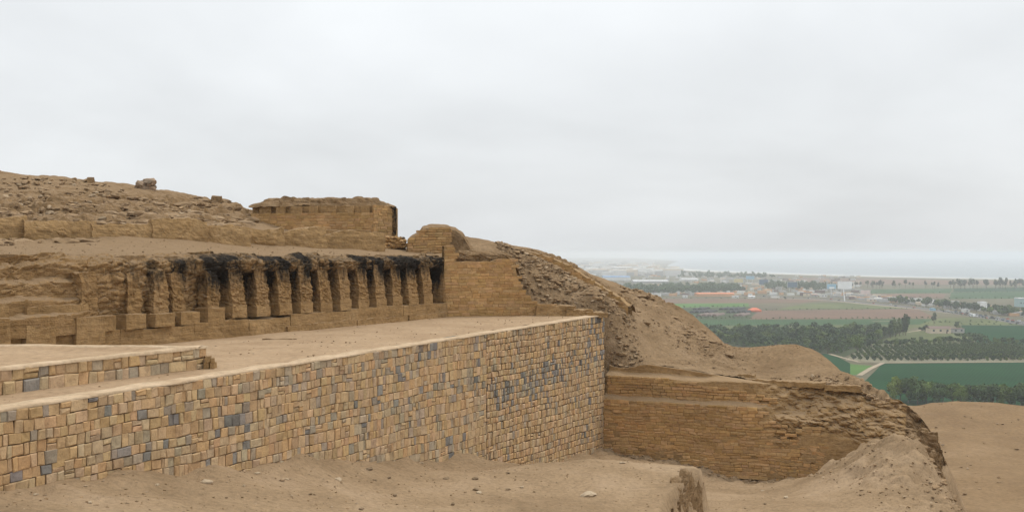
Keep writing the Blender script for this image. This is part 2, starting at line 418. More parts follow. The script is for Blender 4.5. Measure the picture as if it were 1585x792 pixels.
def lay(stones, parent, mat, name, nsingle=300, rest='stonework'):
    """the stones that show largest become parts one by one; the rest is one joined part"""
    def size(st):
        V, _, c, ar = st; d = c[1]; px = c[0]/d*F+792; py = 392-(c[2]-EYE)/d*F
        return ar/d**2 if (-15 < px < 1600 and py < 800) else 0
    idx = sorted(range(len(stones)), key=lambda i: -size(stones[i]))
    one = [i for i in idx[:nsingle] if size(stones[i]) > 0]; more = [i for i in idx if i not in set(one)]
    for i in one:
        V, c, ctr, _ = stones[i]
        obj(name, V, SF, mat, parent, loc=ctr, cols=np.tile(c, (12, 1)))
    if more:
        Vs = np.concatenate([stones[i][0] for i in more]); Fs = np.concatenate([SFN+12*k for k in range(len(more))])
        o = obj(rest, Vs, Fs, mat, parent, cols=np.concatenate([np.tile(stones[i][1], (12, 1)) for i in more])); o['kind'] = 'stuff'
def jitcol(c, r, a=0.12):
    k = r.uniform(1-a, 1+a); return [v*k*r.uniform(.97, 1.03) for v in c]
def adobe_colour(s, z, r):
    k = 1.0+0.16*float(vnoise(s*0.55, z*0.9, 3.0, 77))+0.10*float(vnoise(s*1.7, z*2.5, 9.0, 78)); return [v*k for v in jitcol(r.choice(ADOBE), r, 0.11)]

# plan of the ruin (metres, camera at x = y = 0)
B0 = np.array([-9.8, 21.0]); U = np.array([0.4003, 0.9164]); Vv = np.array([0.9164, -0.4003])     # big stone wall: along U, facing Vv
def uv(u, v): return B0[0]+u*U[0]+v*Vv[0], B0[1]+u*U[1]+v*Vv[1]
def to_uv(x, y): return (x-B0[0])*U[0]+(y-B0[1])*U[1], (x-B0[0])*Vv[0]+(y-B0[1])*Vv[1]
def wall_u(px, O=B0, D=U):
    k = (px-792.5)/F; return (k*O[1]-O[0])/(D[0]-k*D[1])
UE = 35.7                                                           # far end of the stone wall
PIT = UE-0.15                                                       # the adobe wall in the hollow stands at u = PIT
PO = np.array(uv(PIT, 0.0))
def pit_pt(px, py):
    v = wall_u(px, PO, Vv); x, y = PO+v*Vv; return (x, y, -(py-392)/F*y)
def base_pt(px, py):
    u = wall_u(px); x, y = B0+u*U; return (x, y, -(py-392)/F*y)
P0 = np.array([-11.4, 37.0]); C0 = np.array([-3.1, 52.0])           # niche wall from P0 to its corner C0
Wd_ = (C0-P0)/np.linalg.norm(C0-P0); Wn = np.array([Wd_[1], -Wd_[0]])   # along / outward

# heights of the hill on the right, needed where the bank runs into it
def pv(px, py, du): 
    O = np.array(uv(PIT+du, 0)); v = wall_u(px, O, Vv); x, y = O+v*Vv; return (x, y, -(py-392)/F*y)
R4 = [pv(*q) for q in ((935, 556, 1.3), (1000, 562, 1.3), (1060, 570, 1.3), (1120, 580, 1.3), (1180, 589, 1.35), (1250, 597, 1.5), (1330, 606, 1.6), (1385, 632, 1.6), (1430, 668, 1.6))]
R4 += [at(*q) for q in ((943, 492, 55.6), (943, 525, 55.2), (965, 480, 58), (1000, 487, 60), (1016, 479, 62), (1062, 482, 66), (1086, 511, 63), (1111, 530, 62), (1170, 545, 61), (1250, 553, 60), (1290, 564, 57.5),
      (1340, 594, 53.2), (1380, 619, 51), (1438, 651, 48.6), (1449, 668, 47.6), (1050, 530, 58), (1100, 556, 56.2), (1000, 520, 57.5), (1000, 545, 56), (1180, 568, 56),
      (735, 377, 64), (800, 380, 66), (850, 393, 66), (900, 417, 65), (950, 449, 63), (985, 466, 62), (705, 388, 55.5), (770, 390, 56), (800, 400, 56), (850, 438, 56), (890, 462, 56), (925, 484, 55.5), (870, 420, 60), (930, 462, 59), (820, 396, 60))]
R4 += [(4, 72, -3.2), (10, 72, -6.5), (15, 68, -9), (19.5, 60, -12), (20, 52, -12.5), (19.5, 46.7, -11.9), (20.6, 46.3, -13.2), (22.2, 46, -14.8), (21, 50, -13.4), (24, 52, -15.8), (0, 76, -2), (8, 84, -12), (-4, 80, -1.5), (16, 80, -14), (24, 70, -16), (17.3, 50.5, -8.6), (20.5, 55, -12)]
z4 = tps(R4)
vend = wall_u(1447, PO, Vv)

# ------------------------------------------------------------------ ground in front: slope, mound, floor of the hollow, bank
base_pts = [base_pt(*q) for q in ((-120, 775), (0, 762), (100, 749), (200, 738), (300, 735), (413, 722), (476, 713), (565, 714), (602, 719), (678, 716), (722, 704), (745, 712), (775, 728))]
A = base_pts + [at(*q) for q in ((0, 792, 18.5), (200, 792, 20.3), (400, 792, 23.2), (400, 760, 25.3), (600, 792, 26), (600, 755, 30), (800, 792, 28.5), (800, 750, 32.5),
     (830, 717, 36.6), (900, 713, 36.6), (1000, 718, 36), (1060, 729, 35.3), (900, 760, 32.5), (1000, 768, 32.2), (1000, 792, 30), (1120, 800, 29), (750, 726, 38))]
A += [(0, 0, -1.75), (0, 8, -2.9), (10, 6, -3.0), (-10, 10, -3.4), (8, 18, -5.2), (0, 17, -4.7), (-18, 8, -3.6), (18, 15, -5.0), (10, 28, -7.3)]
zA = tps(A)
Bp = [pit_pt(*q) for q in ((928, 696), (1000, 706), (1060, 714), (1100, 726), (1150, 742), (1220, 741), (1280, 737), (1305, 716), (1350, 692), (1395, 680))]
Bp += [at(*q) for q in ((1090, 754, 47), (1200, 747, 47.3), (1090, 770, 41.5), (1090, 792, 36.5), (1250, 792, 37), (1250, 765, 41.5), (1000, 735, 46), (1330, 702, 45.2), (1320, 733, 42.3),
     (1300, 760, 40.2), (1350, 792, 36.3), (1390, 738, 40.3), (1405, 679, 44.8), (1436, 697, 43.6), (1446, 730, 41.3), (1466, 770, 38.3), (1476, 792, 36.8), (1420, 760, 38.5))]
Bp += [(2.0, 44.5, -9.5), (3.0, 41, -9.4), (5, 38, -8.9), (17.6, 40.5, -11.8), (18.3, 36, -12.0), (17.9, 44.5, -11.6), (22, 40, -14.5), (24, 33, -14), (20, 49, -13.5), (17, 30, -8.6), (20, 22, -9.5), (0, 30, -8), (-8, 30, -7), (0, 5, -4)]+[at(1060, 797, 34), at(1150, 797, 34.5)]
zB = tps(Bp)
def front_z(x, y):
    ed = np.where(y > 32, 4.65+(y-32)*0.36, 0.1453*y)+0.22*fbm(y*1.1, 3.0, 0, 3, 5)
    yb = 37.5+0.4*fbm(x*0.5, 7.0, 0, 3, 6)+sstep(1.5, -3.5, x)*8
    m = sstep(-0.16, 0.16, ed-x)*sstep(-0.9, 0.35, yb-y)
    a, b = zA(x, y), zB(x, y)
    z = a*m+b*(1-m)
    f1, _, cr_ = worley(x/0.55+0.3*fbm(x, y, 0, 2, 18), y/0.75, 0.0, 19); z = z-0.035*cr_*sstep(0.42, 0.1, f1)
    vw = to_uv(x, y)[1]; z = z+0.22*sstep(1.1, 0.0, vw)*(0.4+0.6*fbm(x*0.9, y*0.9, 0, 3, 20))
    bank = sstep(12.0, 13.6, x)*sstep(33, 36, y)
    z = z+0.05*fbm(x*0.7, y*0.7, 0, 4, 1)+0.035*fbm(x*2.3, y*2.3, 0, 4, 2)
    z = z+bank*(0.30*rubble(x, y, 0.0, 0.9, 9)+0.12*fbm(x*1.7, y*1.7, 0, 4, 12))
    near_pit = sstep(4.5, 0.0, np.abs(to_uv(x, y)[0]-PIT))
    z = z+near_pit*0.20*rubble(x, y, 0.0, 0.55, 14)
    fu, fv = to_uv(x, y); w = sstep(3.2, 0.2, PIT-fu)*sstep(vend-0.5, vend+0.7, fv)
    zh = z4(x, y)-0.06+0.16*rubble(x, y, z*1.5, 0.6, 15)
    return z+(np.maximum(z, zh)-z)*w
uu, vv_ = np.meshgrid(np.concatenate([np.arange(-26, -3, 0.5), np.arange(-3, PIT+1.75, 0.13)]), np.concatenate([np.arange(-0.2, 22, 0.125), np.arange(22, 34, 0.5)]), indexing='ij')
gx, gy = uv(uu, vv_)
fz = front_z(gx, gy)
gy_in = (uu < PIT+0.3) | (vv_ > vend+0.4)
tag(sheet('sandy_ground', gx, gy, fz, MATS['sand'], mask=gy_in), 'pale brown sand slope and hollow in front of the ruin', kind='structure')

# ------------------------------------------------------------------ platform floor behind the stone wall
uu, vv_ = np.meshgrid(np.arange(-10, 36.0, 0.25), np.arange(-17, -0.3, 0.25), indexing='ij')
gx, gy = uv(uu, vv_)
fl = -3.0+0.018*fbm(gx*0.8, gy*0.8, 0, 4, 3)+0.25*sstep(-2.2, -5.5, vv_)*0.0
tag(sheet('terrace_floor', gx, gy, fl, MATS['terrace_sand']), 'flat trodden earth floor of the platform above the stone wall', kind='structure')

# ------------------------------------------------------------------ the big stone wall
bu = np.array([to_uv(p[0], p[1])[0] for p in base_pts]+[wall_u(830), wall_u(930), 40]); bz = np.array([p[2] for p in base_pts]+[-8.6, -9.7, -9.9])
def wall_base(u): return np.interp(u, bu, bz)-0.35
SEAM = wall_u(752)
def stone_colour(s, z, r):
    px = 792.5+uv(s, 0)[0]/uv(s, 0)[1]*F; py = 392-z/uv(s, 0)[1]*F
    g = 0.5+0.5*float(vnoise(s*0.5, z*0.9, 0, 41))
    pg, ps = 0.10+0.2*max(0, g-0.55), 0.012+0.12*max(0, g-0.55)
    if s > SEAM:
        patch = math.exp(-((px-820)/70)**2-((py-(608-0.28*(px-760)))/24)**2)
        pg, ps = 0.08+0.4*patch, 0.008+0.3*patch
        if px > 905 and py < 560: ps += 0.25
    else:
        if 140 < px < 390 and 640 < py < 720: ps += 0.06
        pg += 0.10*math.exp(-((px-560)/120)**2)
    q = r.random()
    if q < ps: return jitcol(r.choice(SLATE), r, 0.2)
    if q < ps+pg: return jitcol(r.choice(GREY), r, 0.15)
    if q < ps+pg+0.07: return jitcol(r.choice(ORANGE), r, 0.08)
    return jitcol(r.choice(TAN), r, 0.11)
x0, y0 = uv(10, -0.2)
wall = empty('stone_wall', (x0, y0, EYE-7), 'tall retaining wall of squared tan and slate-grey stone blocks under the platform edge', 'stone wall')
st = masonry(B0, U, Vv, -4.0, SEAM, -3.03, 7.5, 0.24, (0.14, 0.33), lambda s: -3.0, wall_base, stone_colour, tilt=0.011, sref=0.0, seed=3, proud=(0.018, 0.045), gap=0.011, split=0.07, jit=0.016, hvar=0.2, wave=0.035, bev=0.014)
st += masonry(B0, U, Vv, SEAM+0.02, UE, -3.03, 8.0, 0.25, (0.13, 0.30), lambda s: -3.0, wall_base, stone_colour, tilt=0.010, sref=SEAM, seed=5, proud=(0.015, 0.06), gap=0.022, split=0.05, jit=0.02, bev=0.022, hvar=0.2, wave=0.035)
lay(st, wall, MATS['stone'], 'stone', 300)
# the end of the wall that turns back into the slope
st = masonry(np.array(uv(UE, 0.0)), -Vv, U, 0.0, 0.8, -3.03, 3.4, 0.25, (0.16, 0.32), lambda s: -3.0, lambda s: -6.2, stone_colour, seed=6, gap=0.024)
lay(st, wall, MATS['stone'], 'stone', 0, 'end_stonework')
us = np.arange(-4.2, UE+0.01, 0.3)
def strip(us, vs, zs):
    a, b = np.meshgrid(us, np.arange(len(vs)), indexing='ij')
    v = np.array(vs)[b]; x, y = uv(a, v); z = np.stack([zs[i](us) if callable(zs[i]) else np.full(len(us), zs[i]) for i in range(len(vs))], 1); return x, y, z
x, y, z = strip(us, [0.0, 0.0, -0.55, -0.55], [lambda u: wall_base(u)-0.5, -3.045, -3.045, -9.0])
sheet('core', x, y, z, MATS['mortar'], wall, smooth=False)
us = np.arange(-4.2, UE+0.02, 0.16)
def cz(u, k): return -2.987+0.022*fbm(u*1.3, k*3.0, 0, 4, 50)
x, y, z = strip(us, [0.045, 0.05, -0.20, -0.48, -0.56], [-3.035, lambda u: cz(u, 0)-0.012, lambda u: cz(u, 1)+0.01, lambda u: cz(u, 2), -3.05])
wob = (0.045*fbm(us*1.7, 0, 0, 4, 51)-0.05*sstep(0.35, 0.6, fbm(us*0.8, 4, 0, 3, 55)))[:, None]*np.array([1, 1, 0.3, 1, 1]); x = x+wob*Vv[0]; y = y+wob*Vv[1]
sheet('coping', x, y, z, MATS['coping'], wall)

# ------------------------------------------------------------------ low stone platform on the left
def low(px, d): return np.array([(px-792.5)/F*d, d])
T1 = low(319, 28.85); L1 = low(0, 23.25); LD = (T1-L1)/np.linalg.norm(T1-L1); L0 = L1-LD*5; LN = np.array([LD[1], -LD[0]])
BK = low(0, 29.4); BD = (BK-T1)/np.linalg.norm(BK-T1); BK2 = T1+BD*14
plat = empty('stone_platform', (L1[0], L1[1], EYE-3), 'low platform edged with two rows of stone blocks at the left, on the upper floor', 'platform')
LL = np.linalg.norm(T1-L0)
st = masonry(L0, LD, LN, 0, LL, -2.45, 0.62, 0.285, (0.2, 0.42), lambda s: -2.4, lambda s: -3.1, stone_colour, seed=9, gap=0.012, split=0.12)
lay(st, plat, MATS['stone'], 'stone', 200)
st = masonry(T1, BD, np.array([BD[1], -BD[0]]) if BD[1] > 0 else np.array([-BD[1], BD[0]]), 0, 3.0, -2.45, 0.62, 0.285, (0.2, 0.42), lambda s: -2.4, lambda s: -3.1, stone_colour, seed=10)
lay(st, plat, MATS['stone'], 'stone', 0, 'back_stonework')
I1 = T1-LD*0.35
V = [(*L0, EYE-3.1), (*(T1), EYE-3.1), (*BK2, EYE-3.1), (*L0, EYE-2.47), (*T1, EYE-2.47), (*BK2, EYE-2.47)]
obj('core', V, [(0, 1, 4, 3), (1, 2, 5, 4), (3, 4, 5)], MATS['mortar'], plat)
n = 60
def band(P, Q, inner, w, z0):
    t_ = np.linspace(0, 1, n)[:, None]; L = P+(Q-P)*t_
    rows = [(0.05, -0.06), (0.045, 0.0), (-w*0.5, 0.012), (-w, 0.004), (-w-0.04, -0.05)]
    X = np.stack([L[:, 0]+inner[0]*a for a, _ in rows], 1); Y = np.stack([L[:, 1]+inner[1]*a for a, _ in rows], 1)
    Z = np.stack([z0+b+0.012*fbm(L[:, 0]*2, L[:, 1]*2, k, 3, 52) for k, (_, b) in enumerate(rows)], 1)
    w_ = 0.015*fbm(L[:, 0]*3, L[:, 1]*3, 0, 2, 53)[:, None]; return X+w_*inner[0], Y+w_*inner[1], Z
X, Y, Z = band(L0, T1+LD*0.04, LN, 0.34, -2.425); sheet('coping', X, Y, Z, MATS['coping'], plat)
BN = np.array([-BD[1], BD[0]]); BN = BN if BN[1] > 0 else -BN
X, Y, Z = band(BK2, T1-LD*0.1, BN, 0.3, -2.42); sheet('coping', X, Y, Z, MATS['coping'], plat)
a, b = np.meshgrid(np.linspace(0, 1, 40), np.linspace(0, 1, 40), indexing='ij')
X = (L0[0]+(T1[0]-L0[0])*a)*(1-b)+(BK2[0]+(T1[0]-BK2[0])*a)*b; Y = (L0[1]+(T1[1]-L0[1])*a)*(1-b)+(BK2[1]+(T1[1]-BK2[1])*a)*b
sheet('fill', X, Y, -2.445+0.02*fbm(X*0.9, Y*0.9, 0, 4, 54), MATS['terrace_sand'], plat)
stp = empty('stone_step', (T1[0]+0.35, T1[1]+0.2, EYE-3), 'short step of small reddish stones at the tip of the low platform', 'step')
for k, (dx_, dz, w, h) in enumerate(((0.08, -0.02, 0.13, 0.2), (0.21, -0.02, 0.11, 0.17), (0.09, 0.18, 0.14, 0.14), (0.2, 0.15, 0.1, 0.12))):
    block('stone', (T1[0]+dx_, T1[1]-0.1, -3.0+dz), (w, 0.35, h), 0.1*k, MATS['adobe'], stp, res=0.06, amp=0.015, fr=4, seed=60+k)

# ------------------------------------------------------------------ niche wall
def nw(t, o):
    """point t metres left of the corner, o metres out of the back plane of the niches"""
    return C0[0]-Wd_[0]*t+Wn[0]*(o-0.62), C0[1]-Wd_[1]*t+Wn[1]*(o-0.62)
RZ = math.atan2(Wd_[1], Wd_[0])
def stain_shade_f(Wp):
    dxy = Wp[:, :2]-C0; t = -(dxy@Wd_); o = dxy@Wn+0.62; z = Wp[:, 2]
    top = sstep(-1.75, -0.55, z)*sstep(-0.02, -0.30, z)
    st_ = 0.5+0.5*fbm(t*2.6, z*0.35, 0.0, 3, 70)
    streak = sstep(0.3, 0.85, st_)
    a = top*(0.34+0.5*streak)*(1-0.2*sstep(9.5, 15.5, t)) + (0.30+0.42*streak)*sstep(-2.45, -1.2, z)*sstep(0.50, 0.25, o)*sstep(17.5, 13.0, t)  # recess term: black staining plus shade painted in to deepen the niche gaps
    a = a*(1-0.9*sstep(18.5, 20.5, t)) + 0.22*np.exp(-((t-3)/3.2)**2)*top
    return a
niche = empty('niche_wall', (C0[0]-Wd_[0]*8, C0[1]-Wd_[1]*8, EYE-3), 'long eroded adobe wall with a row of niches between pilasters, top stained black', 'adobe wall')
# crumbling back wall and top, one continuous face
ts, qs = np.meshgrid(np.arange(-0.7, 27.5, 0.075), np.linspace(0, 1, 64), indexing='ij')
zt = -2.45+qs*2.45
right = sstep(16.2, 13.8, ts)
bul = right*(-0.36+0.86*sstep(-1.1, -0.55, zt)+0.06*fbm(ts*0.9, 0, 0, 2, 71)) - 0.75*sstep(-0.42, 0.02, zt)**2
midl = (1-right)*(0.10*sstep(-1.9, -1.2, zt)+0.24*fbm(ts*0.35, zt*0.6, 0, 3, 72))
steps = sstep(19.3, 21.8, ts)                                       # stepped ledges on the far left
lz = zt+0.16*fbm(ts*0.5, zt*0.8, 0, 4, 73)+0.05*fbm(ts*3, zt*3, 0, 2, 74)
ledge = 0.85-0.5*sstep(-1.86, -1.80, lz)-0.42*sstep(-1.42, -1.30, lz)-0.35*sstep(-0.95, -0.82, lz)-0.3*sstep(-0.5, -0.38, lz)-0.3*sstep(-0.2, 0, lz)
o_ = bul*(1-steps)+midl*(1-steps)+steps*ledge
nx_, ny_ = nw(ts, o_)
rb = rubble(nx_+0.15*fbm(nx_*2, ny_*2, zt*2, 2, 66), ny_, zt+0.12*fbm(nx_*1.5, ny_*1.5, zt*2, 3, 67), 0.36, 75, 2.3)+0.25*fbm(nx_*3, ny_*3, zt*5, 4, 68)*(1-right)
amp = 0.10*right*sstep(-1.0, -0.6, zt)+0.04*right+(1-right)*0.10*(1-0.9*steps*sstep(-1.0, -1.5, zt))*(1-0.3*steps)
o_ = o_+amp*rb+0.05*fbm(nx_*2.2, ny_*2.2, zt*2.2, 4, 76)*(0.4+sstep(-1.2, -0.5, zt))
o_ = o_-0.55*(qs > 0.99)
scal = 0.10*fbm(ts*1.1, 5, 0, 3, 78)*sstep(-0.5, 0, zt)
gx, gy = nw(ts, o_)
gz = zt+scal+0.05*rb*sstep(-0.9, -0.3, zt)
gz = np.where(qs > 0.99, -0.25, gz)
stn = stain_shade_f(np.stack([gx.ravel(), gy.ravel(), zt.ravel()], -1))
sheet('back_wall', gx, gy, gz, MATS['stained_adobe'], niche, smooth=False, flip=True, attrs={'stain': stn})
# plinth below the niches, in lengths with open cracks between
def plinth_shape(L, s):
    L[:, 1] *= 1-0.02*L[:, 2]/s[2]; return L
cuts = [0.0, 3.6, 7.4, 11.2, 13.5, 16.2, 19.4, 23.0, 27.5]
for k in range(len(cuts)-1):
    a, b = cuts[k], cuts[k+1]; x, y = nw((a+b)/2, 0.30)
    h = 0.74+0.03*math.sin(k*2.1)-(0.10 if k > 2 else 0)
    block('plinth', (x, y, -3.06), (b-a-0.012, 0.72, h), RZ, MATS['adobe'], niche, res=0.11, amp=0.028, fr=1.6, rub=0.035 if k in (3, 4, 5) else 0.016, rubs=0.4, shape=plinth_shape, seed=80+k)
for k in range(3):      # lower, slightly wider footing courses
    a, b = (0.2, 3.4, 7.2)[k], (3.3, 7.1, 11.5)[k]; x, y = nw((a+b)/2, 0.34)
    block('footing', (x, y, -3.06), (b-a, 0.84, 0.30), RZ, MATS['adobe'], niche, res=0.1, amp=0.03, fr=2.2, rub=0.03, rubs=0.3, seed=90+k)
# pilasters
def col_shape(lean, tap):
    def f(L, s):
        q = np.clip(L[:, 2]/s[2], 0, 1)
        L[:, 1] += lean*q**1.4; L[:, 0] *= 1-tap*q; L[:, 0] += 0.05*np.sin(q*5+lean*40)*q
        return L
    return f
for k in range(21):
    t_ = 0.28+1.24*k if k else 0.12
    zb_ = -2.34-(0.10 if k > 11 else 0)
    if k < 12:
        hgt = 1.80+0.10*rnd.uniform(-1, 1)
        x, y = nw(t_+0.03*rnd.uniform(-1, 1), 0.12+0.02*rnd.uniform(-1, 1))
        pil_ = block('pilaster', (x, y, zb_), (0.73+0.06*rnd.uniform(-1, 1) if k else 0.3, 0.98, hgt), RZ+0.03*rnd.uniform(-1, 1), MATS['stained_adobe'], niche, res=0.06, amp=0.028, fr=2.2, rub=0.04+0.035*rnd.random(), rubs=0.22, shape=col_shape(0.15+0.03*rnd.uniform(-1, 1), 0.06), seed=100+k, stain=stain_shade_f, flat=2.8)
        if k: block('pilaster_foot', (x+Wn[0]*0.015, y+Wn[1]*0.015, zb_), (0.74, 0.98, 0.40+0.08*rnd.uniform(-1, 1)), RZ, MATS['adobe'], pil_, res=0.08, amp=0.018, fr=2.5, rub=0.012, rubs=0.3, seed=130+k)
    else:
        if k < 17:
            x, y = nw(t_+0.3*rnd.uniform(-1, 1), 0.16); block('eroded_pilaster', (x, y, zb_+0.2), (0.6+0.15*rnd.random(), 0.5, 1.5+0.3*rnd.random()), RZ, MATS['stained_adobe'], niche, res=0.07, amp=0.04, fr=2.0, rub=0.07, rubs=0.28, shape=col_shape(0.12, 0.15), seed=400+k, stain=stain_shade_f, flat=2.4)
        hgt = 0.46+rnd.uniform(-0.06, 0.08) if k < 17 else 0.36+rnd.uniform(-0.08, 0.12)
        x, y = nw(t_, 0.32 if k < 14 else 0.42)
        block('pilaster_stub', (x, y, zb_), (0.84 if k < 17 else 0.98, 0.68, hgt), RZ, MATS['adobe'], niche, res=0.07, amp=0.018, fr=1.8, rub=0.012, rubs=0.3, seed=150+k)

for k, (ta_, w, hh, oo) in enumerate(((20.7, 1.1, 0.60, 0.75), (22.5, 1.0, 0.46, 0.80), (24.0, 0.9, 0.72, 0.78), (25.4, 1.1, 0.50, 0.80), (21.6, 2.2, 0.98, 0.40), (24.6, 2.6, 1.10, 0.42))):
    x, y = nw(ta_, oo-0.38); block('step_block', (x, y, -3.08), (w, 0.9, hh+0.53), RZ, MATS['adobe'], niche, res=0.08, amp=0.02, fr=1.6, rub=0.012, rubs=0.4, seed=420+k)
# ------------------------------------------------------------------ end wall across the platform
EO = C0.copy(); ED = np.array([7.3, 1.5]); ED /= np.linalg.norm(ED); EN = np.array([ED[1], -ED[0]])
def profile(O, D, pts):
    ss = [wall_u(px, O, D) for px, _ in pts]; z_ = [-(py-392)/F*(O[1]+D[1]*s) for s, (_, py) in zip(ss, pts)]
    return ss, z_
es, ez = profile(EO, ED, ((680, 380), (704, 380), (706, 404), (760, 404), (770, 400), (796, 401), (800, 425), (808, 446), (820, 463), (826, 470), (886, 473), (888, 477), (910, 478), (912, 482), (932, 484)))
end = empty('end_wall', (EO[0]+3, EO[1]+0.6, EYE-3), 'smooth adobe brick wall closing the far end of the platform, its right side broken off', 'adobe wall')
etop = lambda s: np.interp(s, es, ez)+0.02*np.sin(np.asarray(s)*7.3)
st = masonry(EO, ED, EN, -0.1, es[-1], 0.40, 3.6, 0.135, (0.3, 0.5), etop, lambda s: -3.1, adobe_colour, gap=0.012, proud=(0.010, 0.022), hg=0.3, jit=0.012, wave=0.03, split=0.0, hvar=0.12, seed=21, bev=0.012)
lay(st, end, MATS['brick'], 'brick', 300)
ss_ = np.linspace(-0.12, es[-1]+0.05, 120); rows = ((0.0, 0), (0.0, 1), (-0.7, 1), (-0.9, 0))
X = np.stack([EO[0]+ED[0]*ss_+EN[0]*a for a, _ in rows], 1); Y = np.stack([EO[1]+ED[1]*ss_+EN[1]*a for a, _ in rows], 1)
Z = np.stack([np.where(b == 1, etop(ss_)-0.01, -3.2) for _, b in rows], 1)
sheet('core', X, Y, Z, MATS['adobe'], end, smooth=False)
for (pa, pb, zt_, k) in ((828, 886, 472, 0), (872, 912, 478, 1), (902, 934, 483, 2)):       # pale steps at its foot
    s_a, s_b = wall_u(pa, EO, ED), wall_u(pb, EO, ED); m = (s_a+s_b)/2; p = EO+ED*m+EN*(0.05+0.16*k); z_ = -(zt_-392)/F*p[1]
    block('step', (p[0], p[1], -3.08), (s_b-s_a, 0.75, z_+3.08), math.atan2(ED[1], ED[0]), MATS['adobe'], end, res=0.08, amp=0.06, fr=1.7, rub=0.05, rubs=0.35, seed=170+k)
def ruin_cap(name, parent, pts, O, D, Nn_, thick, mat, zlow, amp=0.08, rub=0.10, seed=0, rubs=0.3):
    """irregular eroded mass with a given outline, real depth, rough all over"""
    ss, z_ = profile(O, D, pts); s = np.arange(ss[0], ss[-1], 0.09); top = np.interp(s, ss, z_)
    q = np.linspace(0, 1, 26); rows = []
    S, Q = np.meshgrid(s, q, indexing='ij'); top = top[:, None]
    ang = np.clip((Q-0.45)/0.55, 0, 1)
    zlo = zlow(s)[:, None] if callable(zlow) else zlow
    Zs = np.where(Q < 0.45, zlo+(top-0.18-zlo)*Q/0.45, top-0.18+0.18*np.sin(ang*math.pi))
    Os = np.where(Q < 0.45, 0.0, -thick*ang)
    Zs = np.where(Q > 0.985, zlo, Zs)
    X = O[0]+D[0]*S+Nn_[0]*Os; Y = O[1]+D[1]*S+Nn_[1]*Os
    d = amp*fbm(X*1.8, Y*1.8, Zs*1.8, 4, seed)+rub*rubble(X, Y, Zs, rubs, seed, 2.0)
    nn = normals(X, Y, Zs); nn = nn*np.sign((nn[..., 0]*Nn_[0]+nn[..., 1]*Nn_[1]).mean() or 1)
    X = X+nn[..., 0]*d; Y = Y+nn[..., 1]*d; Zs = Zs+np.clip(nn[..., 2], -1, 1)*d*0.7
    return sheet(name, X, Y, Zs, mat, parent, smooth=False, flip=True)
# crumbled courses left on top of the end wall
ruin_cap('crumbled_top', end, ((704, 396), (712, 388), (730, 386), (760, 388), (785, 390), (798, 400), (806, 432)), EO-EN*0.45, ED, EN, 0.8, MATS['adobe_rubble'], -0.75, seed=180)

# ------------------------------------------------------------------ ruined stump, tower and low walls on the upper terrace
SO = np.array([(620-792.5)/F*54.6, 54.6]); SD = np.array([0.995, 0.05]); SD /= np.linalg.norm(SD); SN = np.array([SD[1], -SD[0]])
stump = empty('adobe_stump', (SO[0]+2, SO[1]+0.6, EYE-0.2), 'rounded stump of an adobe brick wall above the corner of the niche wall', 'adobe stump')
spts = ((629, 372), (634, 364), (648, 357), (654, 350), (668, 346), (690, 347), (706, 351), (716, 359), (722, 368), (729, 378), (735, 388))
ruin_cap('eroded_core', stump, spts, SO, SD, SN, 1.5, MATS['adobe_rubble'], -0.6, amp=0.05, rub=0.05, seed=185)
sp_s, sp_z = profile(SO, SD, spts)
st = masonry(SO, SD, SN, wall_u(631, SO, SD), wall_u(700, SO, SD), 1.45, 2.3, 0.135, (0.3, 0.48), lambda s: np.interp(s, sp_s, sp_z)-0.14, lambda s: -0.55, adobe_colour, gap=0.012, proud=(0.03, 0.06), jit=0.012, hvar=0.12, split=0, seed=23, bev=0.014)
lay(st, stump, MATS['brick'], 'brick', 60, 'brickwork')
TO = np.array([(388-792.5)/F*58.5, 58.5]); TE = np.array([(578-792.5)/F*57.2, 57.2]); TD = (TE-TO)/np.linalg.norm(TE-TO); TN = np.array([TD[1], -TD[0]]); TL = np.linalg.norm(TE-TO)
tower = empty('adobe_tower', ((TO[0]+TE[0])/2, TO[1]+1.5, EYE+0.2), 'block-like adobe tower with a notched ledge and crumbled top, one corner blackened', 'tower')
TE2 = np.array([(609-792.5)/F*58.6, 58.6]); TD2 = (TE2-TE)/np.linalg.norm(TE2-TE); TN2 = np.array([TD2[1], -TD2[0]]); TL2 = np.linalg.norm(TE2-TE)
st = masonry(TO, TD, TN, 0, TL, 2.12, 2.2, 0.14, (0.3, 0.5), lambda s: 2.2, lambda s: 0.0, adobe_colour, gap=0.012, hg=0.3, proud=(0.010, 0.024), jit=0.012, hvar=0.1, split=0, seed=25, bev=0.012)
st += masonry(TE, TD2, TN2, 0, TL2, 2.52, 2.6, 0.14, (0.3, 0.5), lambda s: 2.6, lambda s: 0.0, adobe_colour, gap=0.012, hg=0.3, proud=(0.010, 0.024), jit=0.012, hvar=0.1, split=0, seed=26, bev=0.012)
lay(st, tower, MATS['brick'], 'brick', 300, 'brickwork')
BACK = 3.2
def prism(P, z0, z1): 
    n_ = len(P); V = [(p[0], p[1], EYE+z0) for p in P]+[(p[0], p[1], EYE+z1) for p in P]
    return V, [tuple(range(n_))[::-1], tuple(range(n_, 2*n_))]+[(i, (i+1) % n_, n_+(i+1) % n_, n_+i) for i in range(n_)]
TB = TE2-TN2*0.0+np.array([0.05, 0])
foot = [TO, TE, TE2, TE2+np.array([-0.1, BACK]), TO+np.array([0, BACK])]
obj('core', *prism(foot, -0.4, 2.10), MATS['adobe'], tower)
foot2 = [TO-TN*0.22, TE-TN*0.22, TE-TN*0.0, TE2, TE2+np.array([-0.1, BACK]), TO+np.array([0, BACK])]
obj('upper_core', *prism(foot2, 2.10, 2.50), MATS['adobe'], tower)
